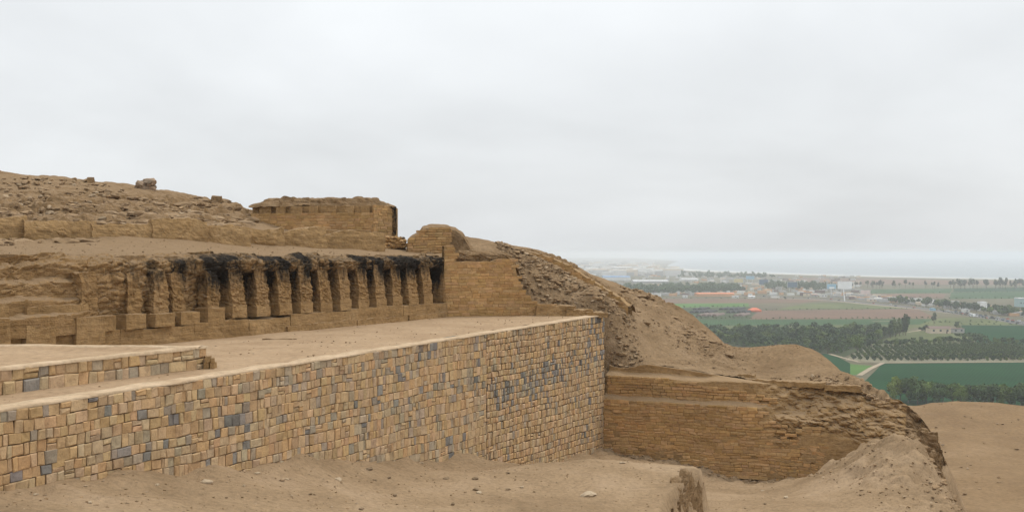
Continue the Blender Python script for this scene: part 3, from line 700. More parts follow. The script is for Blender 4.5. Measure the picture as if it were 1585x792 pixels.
for k, s in enumerate(np.linspace(0.75, TL-0.35, 7)):
    p = TO+TD*(s+0.1*rnd.uniform(-1, 1))-TN*0.14
    block('merlon', (p[0], p[1], 2.09), (0.55+0.12*rnd.uniform(-1, 1), 0.30, 0.40), math.atan2(TD[1], TD[0]), MATS['adobe'], tower, res=0.1, amp=0.03, fr=3, seed=200+k)
def tower_stain(Wp): return 0.75*sstep(-6.55, -6.25, Wp[:, 0])*sstep(0.7, 1.1, Wp[:, 2])
def cap_shape(L, s):
    q = np.clip(L[:, 2]/s[2], 0, 1); e = np.abs(L[:, 0])/(s[0]/2)
    L[:, 0] *= 1-0.10*q**2; L[:, 1] *= 1-0.2*q; L[:, 2] *= 1-0.55*sstep(0.78, 1.0, e); return L
cx = (TO+TE2)/2
block('crumbled_top', (cx[0]-0.05, cx[1]+1.15, 2.45), (np.linalg.norm(TE2-TO)+0.1, 2.9, 0.52), math.atan2(TE2[1]-TO[1], TE2[0]-TO[0]), MATS['adobe_rubble'], tower, res=0.1, amp=0.05, fr=1.6, rub=0.12, rubs=0.4, shape=cap_shape, seed=210)
block('blackened_corner', (TE2[0]-0.16, TE2[1]+0.42, 0.3), (0.5, 1.1, 2.2), 0.15, MATS['stained_adobe'], tower, res=0.09, amp=0.04, fr=2, rub=0.05, rubs=0.3, seed=211, stain=tower_stain)
pb = TO+TD*(TL*0.55)+TN*0.35
block('projecting_base', (pb[0], pb[1], -0.3), (TL*0.88, 0.9, 1.5), math.atan2(TD[1], TD[0]), MATS['adobe'], tower, res=0.12, amp=0.03, fr=1.5, rub=0.02, rubs=0.4, seed=212)
# low adobe walls of the terrace behind
def top_round(hv, seed):
    def f(L, s):
        q = np.clip(L[:, 2]/s[2], 0, 1); L[:, 2] *= 1+hv*fbm(L[:, 0]*0.7, seed, 0, 3, seed)*q; L[:, 1] *= 1-0.45*q**3; return L
    return f
for k, (pa, pb_, ytop, ybot, d, lab) in enumerate(((-60, 40, 333, 356, 41.6, 'short rounded length of plastered adobe wall at the left edge of the frame'),
        (39, 146, 336, 364, 43.0, 'rounded plastered length of low adobe wall below the rubble hillside, second from the left'),
        (143, 238, 342, 366, 44.6, 'cracked low adobe wall with a level top between the plastered lengths'),
        (236, 318, 341, 368, 46.1, 'square low adobe wall below the pile of stones on the skyline'),
        (316, 384, 351, 374, 47.7, 'pale crumbled end of the low adobe wall beside the tower'),
        (384, 436, 353, 379, 49.4, 'low adobe wall fragment at the left foot of the tower'),
        (434, 502, 355, 381, 50.6, 'low level adobe wall in front of the middle of the tower'),
        (500, 590, 357, 384, 52.0, 'low adobe wall in front of the right half of the tower'))):
    d2 = d+(pb_-pa)*0.0165; a_, b_ = at(pa, ybot, d), at(pb_, ybot, d2); w = math.hypot(b_[0]-a_[0], b_[1]-a_[1])
    zt_, zb_ = -(ytop-392)/F*d, -(ybot-392)/F*d
    o = block('adobe_wall', ((a_[0]+b_[0])/2, (d+d2)/2-0.2, zb_-0.45), (w+0.1, 0.9, zt_-zb_+0.45), math.atan2(b_[1]-a_[1], b_[0]-a_[0]), MATS['adobe'], None, res=0.08, amp=0.06, fr=1.5, rub=0.05, rubs=0.4, shape=top_round(0.14, 220+k), seed=220+k)
    tag(o, lab, 'adobe wall', 'low adobe walls on the upper terrace')

# ------------------------------------------------------------------ upper hillside, left
def nt_(t, o, z): x, y = nw(t, 0.62-o); return (x, y, z)           # o metres behind the front of the niche wall
R3 = [nt_(t, 0.9, -0.08) for t in (-3, 2, 8, 14, 20, 27)]+[nt_(t, 3.2, 0.08) for t in (0, 8, 16, 24)]
R3 += [at(*q) for q in ((-60, 362, 42.5), (60, 366, 43.3), (180, 369, 44.3), (280, 371, 46), (350, 376, 48), (440, 379, 50.2), (520, 383, 52.3), (590, 385, 54.5), (620, 386, 56), (450, 372, 55), (540, 378, 56), (405, 362, 54),
      (-40, 339, 45.2), (90, 339, 46.4), (190, 344, 47.5), (280, 346, 49), (350, 353, 51),
      (-40, 305, 50.5), (0, 300, 51), (100, 309, 52), (200, 318, 53), (300, 331, 55), (375, 338, 57.5),
      (-60, 262, 57), (0, 269, 58), (100, 278, 59), (200, 289, 60), (300, 305, 61), (370, 318, 62), (385, 322, 63), (440, 350, 66), (520, 370, 66), (620, 380, 66), (690, 384, 66))]
R3 += [(-28, 64, 4.4), (-20, 66, 3.4), (-14, 70, 1.5), (-8, 72, -0.5), (-35, 58, 4.8), (-30, 45, 2.5), (-24, 75, 1.0), (-2, 58, 0.15), (-1.5, 64, 0.2), (-36, 75, 2)]
z3 = tps(R3)
ta, oa = np.meshgrid(np.arange(-3.2, 33, 0.11), np.concatenate([np.arange(0.85, 26, 0.11), np.arange(26, 40, 0.6)]), indexing='ij')
oa = oa+0.80*sstep(19.3, 21.8, ta)*sstep(6, 0.85, oa)
gx, gy = nw(ta, 0.62-oa)
z = z3(gx, gy)
slope = sstep(7.2, 9.0, oa)*sstep(-12.8, -14.2, gx)*(1-0.7*sstep(15.5, 18.5, oa))
sz = z+0.25*fbm(gx*0.25, gy*0.25, 0, 3, 230)
q = sz/0.42; fr_ = q-np.floor(q); stepz = (np.floor(q)+sstep(0.38, 0.62, fr_))*0.42-(sz-z)      # worn terrace courses
z = z*(1-slope)+(0.2*z+0.8*stepz)*slope
wx = 0.5*fbm(gx*0.7, gy*0.7, 0, 3, 229); rbl = rubble((ta+wx)*0.42, oa+0.5*wx, z*1.5, 0.7, 231)+0.3*fbm(ta*0.9, oa*2.0, 0, 4, 228); rbs = rubble(ta*0.5+0.3*wx, oa*1.1, z*2.0, 0.3, 232)+0.3*fbm(gx*4, gy*4, 0, 3, 227)
z = z+slope*(0.24*rbl+0.11*rbs+0.05*fbm(gx*1.5, gy*1.5, 0, 4, 233))+(1-slope)*(0.03*fbm(gx*1.2, gy*1.2, 0, 4, 234)+0.06*sstep(2.6, 0.9, oa)*rbs)
ex = (gx-EO[0])*EN[0]+(gy-EO[1])*EN[1]                              # only what lies behind the end wall plane
es_ = (gx-EO[0])*ED[0]+(gy-EO[1])*ED[1]
msk = (ex < -0.35) | (es_ < -0.3)
z[:, 0] -= 0.7
tag(sheet('upper_hillside', gx, gy, z, MATS['adobe_rubble'], mask=msk, smooth=False), 'stepped rubble hillside and dusty terrace above the niche wall', kind='structure')

# ------------------------------------------------------------------ hill to the right, above the hollow
gx, gy = np.meshgrid(np.concatenate([np.arange(-4.2, 19, 0.115), np.arange(19, 27, 0.5)]), np.concatenate([np.arange(44, 70, 0.115), np.arange(70, 92, 0.6)]), indexing='ij')
z = z4(gx, gy)
gu, gv = to_uv(gx, gy)
wx = 0.5*fbm(gx*0.8, gy*0.8, 0, 3, 239); rub1 = rubble((gx+wx)*0.7, gy-wx, z*1.5, 0.6, 240)+0.35*fbm(gx*2.2, gy*2.2, 0, 4, 238); rub2 = rubble(gx*0.8, gy+wx*0.5, z*2, 0.25, 241)+0.4*fbm(gx*5, gy*5, 0, 3, 237)
heap = sstep(-1.5, 0.5, gx)*sstep(6.8, 5.0, gx)*sstep(53.5, 54.5, gy)*sstep(62, 59, gy)
ridge = np.exp(-((gx-9.5-0.25*(62-gy))/1.6)**2)*0.6*sstep(-0.2, 0.4, fbm(gx*0.4, gy*0.4, 0, 3, 242)+0.2)
spur = sstep(10.0, 13.0, gv)*sstep(56, 52, gy)
z = z+heap*(0.15*rub1+0.07*rub2)+ridge*(0.2*rub1+0.12*rub2)+spur*(0.22*rub1+0.14*rub2)+0.06*fbm(gx*0.6, gy*0.6, 0, 4, 243)+0.03*fbm(gx*2.5, gy*2.5, 0, 3, 244)
brow = np.exp(-((gx-(gy-47)*0.42)/1.2)**2)*sstep(58, 60, gy)
z = z+brow*0.25*rub1
ex = (gx-EO[0])*EN[0]+(gy-EO[1])*EN[1]; es_ = (gx-EO[0])*ED[0]+(gy-EO[1])*ED[1]
msk = ((gv < 0.0) & (ex < -0.5)) | ((gv >= 0.0) & (gu > PIT+np.where(gv > 9.5, 1.4, 1.2))); msk &= ~((gv < 0.0) & (gu < UE-0.6) & (ex > -0.6))
tag(sheet('sandy_hillside', gx, gy, z, MATS['slope_sand'], mask=msk, smooth=False), 'brown sand hillside strewn with rubble falling away on the right', kind='structure')

# second adobe wall, half buried in the hillside behind the end wall
QO = np.array([(780-792.5)/F*60.5, 60.5]); QE = np.array([(972-792.5)/F*57.8, 57.8]); QD = (QE-QO)/np.linalg.norm(QE-QO); QN = np.array([QD[1], -QD[0]])
qs_, qz_ = profile(QO, QD, ((795, 388), (815, 388), (850, 398), (880, 411), (905, 428), (935, 446), (960, 462), (972, 474)))
bur = empty('buried_wall', (QO[0]+4, QO[1]-1, EYE-2.5), 'adobe brick wall half buried in the rubble slope behind the end wall', 'adobe wall')
qtop = lambda s: np.interp(s, qs_, qz_)
st = masonry(QO, QD, QN, qs_[0], qs_[-1], 0.25, 3.6, 0.14, (0.3, 0.5), qtop, lambda s: -3.3, adobe_colour, gap=0.012, hg=0.3, proud=(0.010, 0.024), jit=0.012, hvar=0.1, split=0, seed=27, bev=0.012)
lay(st, bur, MATS['brick'], 'brick', 200, 'brickwork')
ss_ = np.linspace(qs_[0], qs_[-1], 80); rows = ((0.0, 0), (0.0, 1), (-0.8, 1), (-0.8, 0))
X = np.stack([QO[0]+QD[0]*ss_+QN[0]*a for a, _ in rows], 1); Y = np.stack([QO[1]+QD[1]*ss_+QN[1]*a for a, _ in rows], 1)
sheet('core', X, Y, np.stack([np.where(b == 1, qtop(ss_), -3.6) for _, b in rows], 1), MATS['adobe'], bur, smooth=False)
ruin_cap('crumbled_top', bur, ((795, 383), (812, 384), (850, 393), (880, 406), (905, 422), (935, 441), (960, 457), (976, 472)), QO-QN*0.25, QD, QN, 1.0, MATS['adobe_rubble'], lambda s: np.interp(s, qs_, qz_)-0.4, seed=245, rub=0.14)

# ------------------------------------------------------------------ adobe wall in the hollow
pit = empty('hollow_wall', (PO[0]+Vv[0]*6, PO[1]+Vv[1]*6, EYE-9.8), 'tall ochre adobe brick wall with two pale ledges at the back of the hollow', 'adobe wall')
vend = wall_u(1447, PO, Vv)
vs_, qs = np.meshgrid(np.arange(-0.05, vend+1.0, 0.08), np.linspace(0, 1, 100), indexing='ij')
base_z = np.where(vs_ < vend-1.2, -10.4, np.minimum(-10.4, zB(*uv(PIT, vs_))-0.6))
z3t = z4(*uv(PIT+1.3, vs_))-0.04
Zp = base_z+(z3t-base_z)*np.clip(qs/0.94, 0, 1)
wob = 0.05*fbm(vs_*0.7, 0, 0, 3, 246)
zw = Zp+wob
setb = -0.5*sstep(-7.14, -6.92, zw)-0.55*sstep(-6.08, -5.86, zw)-0.04*sstep(-10, -5, zw)
tal = sstep(7.2, 9.2, vs_+0.5*fbm(vs_*1.5, Zp*1.5, 0, 3, 245))
dzt = z3t-Zp
talus = -1.45+1.47*sstep(-0.1, 1.75, dzt+0.25*fbm(vs_*0.8, Zp, 0, 3, 254))   # rubble that buries the ledges towards the right
ero = tal*sstep(2.5, 1.7, dzt+0.5*fbm(vs_*0.9, Zp*0.9, 3, 3, 255)); ero = np.clip(ero+sstep(vend-2.2, vend-0.8, vs_), 0, 1)
S_ = setb*(1-tal)+talus*tal
S_ = np.where(qs > 0.95, np.minimum(S_, -1.5), S_)
X = PO[0]+Vv[0]*vs_+U[0]*(-S_); Y = PO[1]+Vv[1]*vs_+U[1]*(-S_)
r1 = rubble(X+0.2*fbm(X*2, Y*2, Zp*2, 2, 249), Y, Zp+0.1*fbm(X*1.5, Y*1.5, Zp*3, 3, 248), 0.5, 250, 3.0)+0.3*fbm(X*4, Y*4, Zp*6, 3, 244); r2 = rubble(X, Y, Zp+0.15*fbm(X, Y, Zp*2, 3, 247), 1.1, 251, 2.4)
fb = fbm(X*0.9, Y*0.9, Zp*0.9, 4, 252)
led = np.exp(-((zw+7.02)/0.14)**2)+np.exp(-((zw+5.96)/0.14)**2)
o_ = 0.012*fb+ero*(0.17*r1+0.2*r2)+led*0.07*fbm(X*2, Y*2, 0, 3, 253)*(1-ero)
o_ += -0.16*np.exp(-((vs_-9.0)/0.9)**2)*sstep(-8.6, -9.6, Zp)*sstep(-0.1, 0.4, r1+0.2)     # undercut at the right foot
X = X-U[0]*o_; Y = Y-U[1]*o_; Zp = Zp+ero*0.08*r2
cut = int(np.argmax(vs_[:, 0] > vend-1.3))
sheet('wall_body', X[:cut+1], Y[:cut+1], Zp[:cut+1], MATS['adobe'], pit, smooth=False, flip=True)
sheet('broken_end', X[cut:], Y[cut:], Zp[cut:], MATS['adobe_rubble'], pit, smooth=False, flip=True)
def keep(s, z, r): 
    e = float(sstep(7.0, 9.0, s)); lim = -7.08-0.75*e+0.10*float(vnoise(s*1.2, 0, 0, 255))
    return z < lim and r.random() > 0.04+0.4*e*max(0.0, min(1.0, (z+8.9)/1.0)) and s < 11.5-(z+9.8)*0.6 
ochre = lambda s, z, r: [a*b for a, b in zip(adobe_colour(s, z, r), (1.02, 1.02, 1.03))]
st = masonry(PO, Vv, -U, 0.05, 11.8, -7.1, 3.2, 0.145, (0.28, 0.52), lambda s: -7.0, lambda s: -10.3, ochre, gap=0.014, hg=0.25, proud=(0.004, 0.022), jit=0.014, wave=0.07, hvar=0.2, split=0.0, keep=keep, seed=29, bev=0.018)
def keep2(s, z, r): return s < 8.0+rnd.uniform(-.5, .5)
P2 = PO+U*0.5
st += masonry(P2, Vv, -U, 0.05, 8.6, -5.98, 1.0, 0.145, (0.28, 0.5), lambda s: np.interp(s, [0, 3, 6, 8.6], [-5.95, -6.0, -6.3, -6.75]), lambda s: -7.0, ochre, gap=0.014, proud=(0.02, 0.045), jit=0.016, wave=0.04, split=0.0, keep=keep2, seed=30, bev=0.016)
lay(st, pit, MATS['brick'], 'brick', 300, 'brickwork')

# crumbling end of that wall, broken into upright lumps
wend = empty('wall_end', (15.9, 45.8, EYE-9.5), 'crumbling grey-brown wall end split into upright lumps on top of the bank', 'ruined wall')
def taper(k):
    def f(L, s):
        q = np.clip(L[:, 2]/s[2], 0, 1); L[:, :2] *= (1-k*q**2)[:, None]; return L
    return f
for k, (px, pyt, pyb, w, d) in enumerate(((1439, 668, 722, 0.75, 46.6), (1420, 678, 722, 0.62, 46.2), (1404, 680, 716, 0.5, 46.0), (1432, 690, 742, 0.6, 45.4), (1445, 700, 745, 0.45, 45.6), (1412, 700, 735, 0.5, 45.3), (1446, 680, 728, 0.5, 46.9))):
    p = at(px, pyb, d); zt_ = -(pyt-392)/F*d
    block('lump', (p[0], p[1]+0.3, p[2]-0.4), (w, 1.2, zt_-p[2]+0.4), 0.2*math.sin(k*2.0), MATS['adobe_rubble'], wend, res=0.08, amp=0.07, fr=1.8, rub=0.13, rubs=0.36, shape=taper(0.25), seed=260+k, flat=1.3)

# ------------------------------------------------------------------ eroded mud stump at the edge of the mound
ms = empty('mud_stump', (5.5, 35, EYE-8.4), 'eroded mud wall stump with a frayed fibrous face at the edge of the mound', 'mud wall')
def stump_shape(L, s):
    q = np.clip(L[:, 2]/s[2], 0, 1); L[:, 0] += 0.22*q-0.28*np.sin(q*3.0); L[:, 1] *= 1-0.15*q; return L
a_ = math.atan2(0.927, 0.374)
def wall_stub(L, s):
    q = np.clip(L[:, 2]/s[2], 0, 1); L[:, 2] += q*(0.25*np.sin(L[:, 0]*1.9+1.0)+0.16*np.sin(L[:, 0]*4.7)-0.12*np.abs(L[:, 0])); L[:, 1] *= 1.15-0.4*q; return L
block('broken_face', (5.30, 34.0, -8.95), (4.0, 0.5, 1.85), a_, MATS['adobe_rubble'], ms, res=0.05, amp=0.06, fr=2.3, rub=0.11, rubs=0.26, shape=wall_stub, seed=270, flat=0.5)
block('frayed_edge', (5.0, 33.6, -8.2), (1.4, 0.4, 0.95), a_+0.1, MATS['adobe_rubble'], ms, res=0.045, amp=0.08, fr=3.5, rub=0.10, rubs=0.17, shape=wall_stub, seed=271, flat=0.4)
for k, (px, py, d, L_) in enumerate(((1050, 571, 55.0, 3.2), (1128, 579, 53.2, 2.6), (1222, 590, 51.3, 3.4), (1306, 597, 50.2, 1.6))):
    p = at(px, py, d); o = block('brick_course', (p[0], p[1]+0.15, p[2]-0.25), (L_, 0.42, 0.28), math.atan2(Vv[1], Vv[0])+0.03, MATS['adobe'], None, res=0.08, amp=0.03, fr=2.5, rub=0.04, rubs=0.3, seed=275+k)
    tag(o, ('low line of adobe bricks on the shelf, nearest the stone wall', 'low line of adobe bricks on the shelf, second from the stone wall', 'longest low line of adobe bricks, above the crumbled ledge', 'short low line of adobe bricks nearest the right end of the shelf')[k], 'brick course', 'lines of adobe bricks on the shelf above the hollow')

# ------------------------------------------------------------------ the great hill and the sand shelf below, seen on the right
R5 = [at(*q) for q in ((1420, 626, 126), (1500, 624, 124), (1585, 633, 120), (1470, 700, 86), (1585, 705, 90), (1500, 760, 70), (1585, 792, 64), (1500, 800, 60), (1700, 650, 118), (1700, 760, 72), (1850, 700, 100))]
R5 += [(10, 100, -16.5), (0, 110, -16), (-20, 90, -8), (-40, 70, -4), (-60, 60, -5), (-30, 20, -8), (0, 40, -14), (-10, 55, -11), (20, 45, -15.5), (25, 20, -12), (30, 0, -9), (0, -20, -6), (-40, -20, -8), (10, 60, -14),
       (0, 180, -36), (60, 175, -33), (120, 150, -30), (-80, 140, -26), (120, 80, -24), (150, 0, -24), (40, 240, -66), (-60, 250, -66), (150, 230, -66), (250, 150, -66), (250, 0, -60), (-200, 180, -60), (-200, 60, -24), (-200, -100, -30), (100, -100, -25), (0, -120, -25), (0, 330, -72), (250, 330, -72), (-300, 330, -72), (330, 250, -72)]
z5 = tps(R5)
gx, gy = np.meshgrid(np.concatenate([np.arange(-300, -30, 6), np.arange(-30, 90, 0.75), np.arange(90, 340, 5)]), np.concatenate([np.arange(-120, 40, 5), np.arange(40, 150, 0.75), np.arange(150, 335, 5)]), indexing='ij')
z = z5(gx, gy)+0.35*fbm(gx*0.06, gy*0.06, 0, 4, 280)+0.10*fbm(gx*0.5, gy*0.5, 0, 5, 281)
z = z-0.25*np.exp(-((gx-24-0.35*(gy-60)+1.5*fbm(gy*0.08, 0, 0, 3, 282))/1.6)**2)
z = np.maximum(z, -67)
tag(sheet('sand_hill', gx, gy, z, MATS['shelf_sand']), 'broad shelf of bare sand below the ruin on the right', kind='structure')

# ------------------------------------------------------------------ stones
def ground3(x, y): return float(z3(x, y))
pile = empty('stone_pile', at(233, 292, 60.3)[:2]+(EYE+3.5,), 'heap of dark rough stones on the skyline of the left hill', 'stone pile')
for k in range(22):
    a_ = at(215+(k*37 % 36), 292-(k % 3)*3.4-(2 if 8 < (k*37 % 36) < 30 else 0)*(k % 3), 60.2+0.3*(k % 2)); s = 0.42+0.16*((k*7) % 5)/5
    V, T = place_rock(k, (a_[0], a_[1], a_[2]+EYE-0.02), (s*1.15, s, s*0.8), k*1.3, 0.2*math.sin(k)); c = rnd.choice([(0.25, 0.18, 0.12), (0.2, 0.15, 0.105), (0.3, 0.21, 0.14)])
    obj('stone', V, T, MATS['pebble'], pile, loc=V.mean(0), cols=np.tile(c, (len(V), 1)))
for nm, px, py, d, w, h, lab in (('adobe_block', 141, 284, 59.5, 0.42, 0.34, 'single squared adobe block standing on the skyline of the left hill'),
                                 ('boulder', 335, 309, 61.5, 0.6, 0.24, 'flat boulder on the skyline left of the tower')):
    p = at(px, py, d); o = block(nm, (p[0], p[1], p[2]-0.12), (w, w*0.9, h+0.1), 0.3, MATS['adobe_rubble'], None, res=0.09, amp=0.05, fr=2.5, shape=taper(0.2), seed=290+px)
    tag(o, lab, 'boulder' if nm == 'boulder' else 'adobe block')
rw = empty('rubble_wall', at(612, 383, 55.5)[:2]+(EYE+0.25,), 'short dry wall of small dark stones between the tower and the stump', 'stone wall')
for k in range(26):
    r_, c_ = k // 7, k % 7
    a_ = at(598+c_*4.6+(r_ % 2)*2.2, 382-r_*4.6+rnd.uniform(-.6, .6), 55.3); s = 0.17+0.05*rnd.random()
    V, T = place_rock(k+3, (a_[0], a_[1], a_[2]+EYE), (s*1.25, s*1.6, s), rnd.uniform(-.3, .3), rnd.uniform(-.3, .3)); c = np.array(rnd.choice(ADOBE))*rnd.uniform(.7, 1.1)
    obj('stone', V, T, MATS['pebble'], rw, loc=V.mean(0), cols=np.tile(c, (len(V), 1)))
p = at(600, 383, 55.9); block('fill', (at(613, 383, 56)[0], 55.85, 0.1), (0.95, 0.5, 0.7), 0, MATS['mortar'], rw, res=0.12, amp=0.05, seed=299)
def ground_hit(px, py, fn, d0, d1):
    d = np.arange(d0, d1, 0.05); x, y, zr_ = at(px, py, d); z_ = fn(x, y); k = np.argmax(zr_ <= z_)
    return (x[k], y[k], z_[k]) if (zr_ <= z_).any() else None
loose = ((56, 766, 7, 1), (140, 779, 8, 1), (62, 775, 6, 0), (243, 751, 7, 1), (322, 747, 18, 1), (378, 752, 5, 1), (398, 733, 10, 1), (437, 744, 10, 0), (444, 742, 6, 1), (523, 743, 12, 1), (572, 727, 12, 2), (581, 744, 7, 2),
         (602, 739, 6, 2), (611, 768, 8, 2), (690, 741, 9, 2), (735, 742, 9, 2), (653, 717, 8, 1), (700, 781, 8, 2), (735, 758, 10, 2), (742, 763, 9, 1), (786, 758, 8, 2), (808, 755, 8, 1), (911, 768, 26, 1), (787, 732, 7, 2), (963, 717, 9, 1), (560, 789, 9, 2),
         (480, 765, 7, 2), (350, 770, 6, 2), (1217, 770, 8, 1), (1184, 780, 5, 2), (1180, 759, 5, 1))
WORD = ['first', 'second', 'third', 'fourth', 'fifth', 'sixth', 'seventh', 'eighth', 'ninth', 'tenth', 'eleventh', 'twelfth', 'thirteenth', 'fourteenth', 'fifteenth', 'sixteenth', 'seventeenth']
for k, (px, py, w, c) in enumerate(loose):
    h = ground_hit(px, py, front_z, 14, 50)
    if not h: continue
    s = w/F*h[1]; V, T = place_rock(k, (h[0], h[1], h[2]+EYE+s*0.10), (s, s*0.8, s*rnd.uniform(.35, .6)), rnd.uniform(0, 6), rnd.uniform(-.2, .2))
    cc_ = ((0.33, 0.235, 0.145), (0.40, 0.31, 0.21), (0.20, 0.14, 0.085))[c]
    o = obj('loose_stone', V, T, MATS['pebble'], cols=np.tile(cc_, (len(V), 1)))
    lab = {22: 'long flat pale stone lying alone on the sand mound', 4: 'pale broad stone on the sand below the left half of the stone wall', 6: 'small white stone by the foot of the stone wall'}.get(k, WORD[sorted(q[0] for q in loose if q[3] == c and q not in (loose[22], loose[4], loose[6])).index(px) if k not in (22, 4, 6) else 0]+' '+('small brown', 'small pale', 'small dark')[c]+' stone from the left on the foreground sand')
    tag(o, lab, 'stone', ('brown', 'pale', 'dark')[c]+' stones lying loose on the foreground sand')
sp = []
for _ in range(3800):       # fine gravel on the sand in front
    u_, v_ = rnd.uniform(-3, PIT-0.5), abs(rnd.gauss(0, 6))+0.15 if rnd.random() < .6 else rnd.uniform(0.2, 20)
    x, y = uv(u_, v_); sp.append((x, y, 0, rnd.choice((.02, .025, .03, .03, .04, .05, .07))))
xs = np.array(sp); zz_ = front_z(xs[:, 0], xs[:, 1])
tag(scatter('gravel', [(x, y, z_+s*0.05, s) for (x, y, _, s), z_ in zip(sp, zz_)], MATS['pebble']), 'scattered gravel over the foreground sand', kind='stuff')
sp = []
for _ in range(800):       # rubble along the foot of the hollow wall and over the bank
    if rnd.random() < 0.35: x, y = PO+Vv*rnd.uniform(0.3, 10)-U*abs(rnd.gauss(0.2, 0.7)); sp.append((x, y, 0, rnd.choice((.05, .08, .12, .16))))
    else: sp.append((rnd.uniform(12.2, 17.2), rnd.uniform(36, 46.5), 0, rnd.choice((.03, .04, .06, .09, .13))))
xs = np.array(sp); zz_ = front_z(xs[:, 0], xs[:, 1])
tag(scatter('rubble', [(x, y, z_+s*0.08, s) for (x, y, _, s), z_ in zip(sp, zz_)], MATS['pebble']), 'broken adobe rubble on the bank and along the foot of the hollow wall', kind='stuff')
sp = []
for _ in range(3300):
    q_ = rnd.random()
    if q_ < 0.45: x, y = rnd.uniform(-0.8, 6.5), rnd.uniform(54.3, 60)
    elif q_ < 0.62: x, y = rnd.uniform(3, 16), rnd.uniform(54, 63)
    elif q_ < 0.85: x, y = rnd.gauss(10.5, 1.6), rnd.gauss(59.5, 1.6)
    else: x, y = rnd.uniform(12.5, 17), rnd.uniform(47.8, 53)
    if to_uv(x, y)[1] > 0 and to_uv(x, y)[0] < PIT+1.3: continue
    if to_uv(x, y)[1] < 0 and (x-EO[0])*EN[0]+(y-EO[1])*EN[1] > -0.6: continue
    sp.append((x, y, 0, rnd.choice((.05, .07, .09, .12, .17, .24) if q_ < 0.45 or q_ > 0.85 else (.03, .04, .05, .07, .1))))
xs = np.array(sp); zz_ = z4(xs[:, 0], xs[:, 1])
tag(scatter('slope_rubble', [(x, y, z_+s*0.1, s) for (x, y, _, s), z_ in zip(sp, zz_)], MATS['pebble']), 'loose rubble spilling down the hillside on the right', kind='stuff')
sp = []
for _ in range(2300):
    t_, o2 = rnd.uniform(3, 30), rnd.uniform(7.5, 22) if rnd.random() < .8 else rnd.uniform(1, 7)
    x, y = nw(t_, 0.62-o2); sp.append((x, y, 0, rnd.choice((.05, .08, .12, .17, .24, .3)) if o2 > 7.5 else rnd.choice((.03, .05, .07))))
xs = np.array(sp); zz_ = z3(xs[:, 0], xs[:, 1])
tag(scatter('hill_rubble', [(x, y, z_+s*0.1, s) for (x, y, _, s), z_ in zip(sp, zz_)], MATS['pebble']), 'loose adobe rubble over the left hillside', kind='stuff')
def slabs(name, spots, rz, mat, label):
    Vs, Ts, n = [], [], 0; cols = []
    for i, (x, y, z_, L_) in enumerate(spots):
        V, T = place_rock(i, (x, y, z_+EYE), (L_*rnd.uniform(.8, 1.3), L_*rnd.uniform(.5, .85), min(0.34, L_*rnd.uniform(.32, .55))), rz+rnd.gauss(0, 0.22), rnd.gauss(0, 0.12), ROCKS)
        Vs.append(V); Ts.append(T+n); n += len(V); c = np.array(rnd.choice(STONE_DUST[:5]))*rnd.uniform(.85, 1.15); cols.append(np.tile(c, (len(V), 1)))
    return tag(obj(name, np.concatenate(Vs), np.concatenate(Ts), MATS[mat], cols=np.concatenate(cols)), label, kind='stuff')
sp = []
while len(sp) < 420:
    o2 = rnd.uniform(7.6, 17.5); t_ = rnd.uniform(-4, 31); x, y = nw(t_, 0.62-o2)
    if x > -13.6: continue
    zz0 = float(z3(x, y)); lay_ = round(zz0/0.42)*0.42
    if abs(zz0-lay_) > 0.11: continue
    sp.append((x, y, zz0-0.03, rnd.choice((.25, .35, .45, .6, .8))))
slabs('adobe_slabs', sp, 0.72, 'brick', 'worn adobe slabs in layers across the left hillside')
sp = []
while len(sp) < 240:
    q_ = rnd.random()
    if q_ < 0.5: x, y = rnd.uniform(-0.6, 5.6), rnd.uniform(54.4, 59.5)
    elif q_ < 0.72: y = rnd.uniform(57, 66); x = (y-47)*0.42+rnd.gauss(0.4, 0.8)
    elif q_ < 0.86: x, y = rnd.gauss(9.8, 1.3), rnd.gauss(60.5, 1.6)
    else: x, y = rnd.uniform(12.0, 16.6), rnd.uniform(47.8, 52.5)
    u_, v_ = to_uv(x, y)
    if (v_ > 0 and u_ < PIT+1.4) or (v_ < 0 and (x-EO[0])*EN[0]+(y-EO[1])*EN[1] > -0.6): continue
    sp.append((x, y, float(z4(x, y))-0.01, rnd.choice((.15, .2, .28, .4, .5))))
slabs('fallen_adobe', sp, -0.3, 'brick', 'fallen adobe lumps and ledges down the right hillside')
sp = []
for _ in range(260):
    u_, v_ = rnd.uniform(0, 33), -abs(rnd.gauss(0, 3.5))-0.6; x, y = uv(u_, max(v_, -7)); sp.append((x, y, -2.99, rnd.choice((.02, .03, .03, .05, .07))))
tag(scatter('terrace_gravel', sp, MATS['pebble']), 'small stones scattered on the platform floor', kind='stuff')
sp = [(rnd.uniform(15.4, 19.0), rnd.uniform(36.5, 47), 0, rnd.choice((.12, .18, .25, .35, .45))) for _ in range(420)]
xs = np.array(sp); zz_ = front_z(xs[:, 0], xs[:, 1])
slabs('bank_rubble', [(x, y, z_-0.03, s_) for (x, y, _, s_), z_ in zip(sp, zz_) if -12.3 < z_ < -7.9 and z_ < float(zB(x-0.5, y))-0.12], 0.9, 'brick', 'broken adobe on the outer face of the bank')
sp = [(rnd.uniform(18, 62), rnd.uniform(58, 122), 0, rnd.choice((.06, .08, .1, .14, .2, .3))) for _ in range(700)]
xs = np.array(sp); zz_ = z5(xs[:, 0], xs[:, 1])+0.35*fbm(xs[:, 0]*0.06, xs[:, 1]*0.06, 0, 4, 280)
tag(scatter('shelf_stones', [(x, y, z_+s_*0.05, s_) for (x, y, _, s_), z_ in zip(sp, zz_)], MATS['pebble']), 'small stones dotted over the sand shelf', kind='stuff')
p = at(433, 525, 1700*3/(525-392))
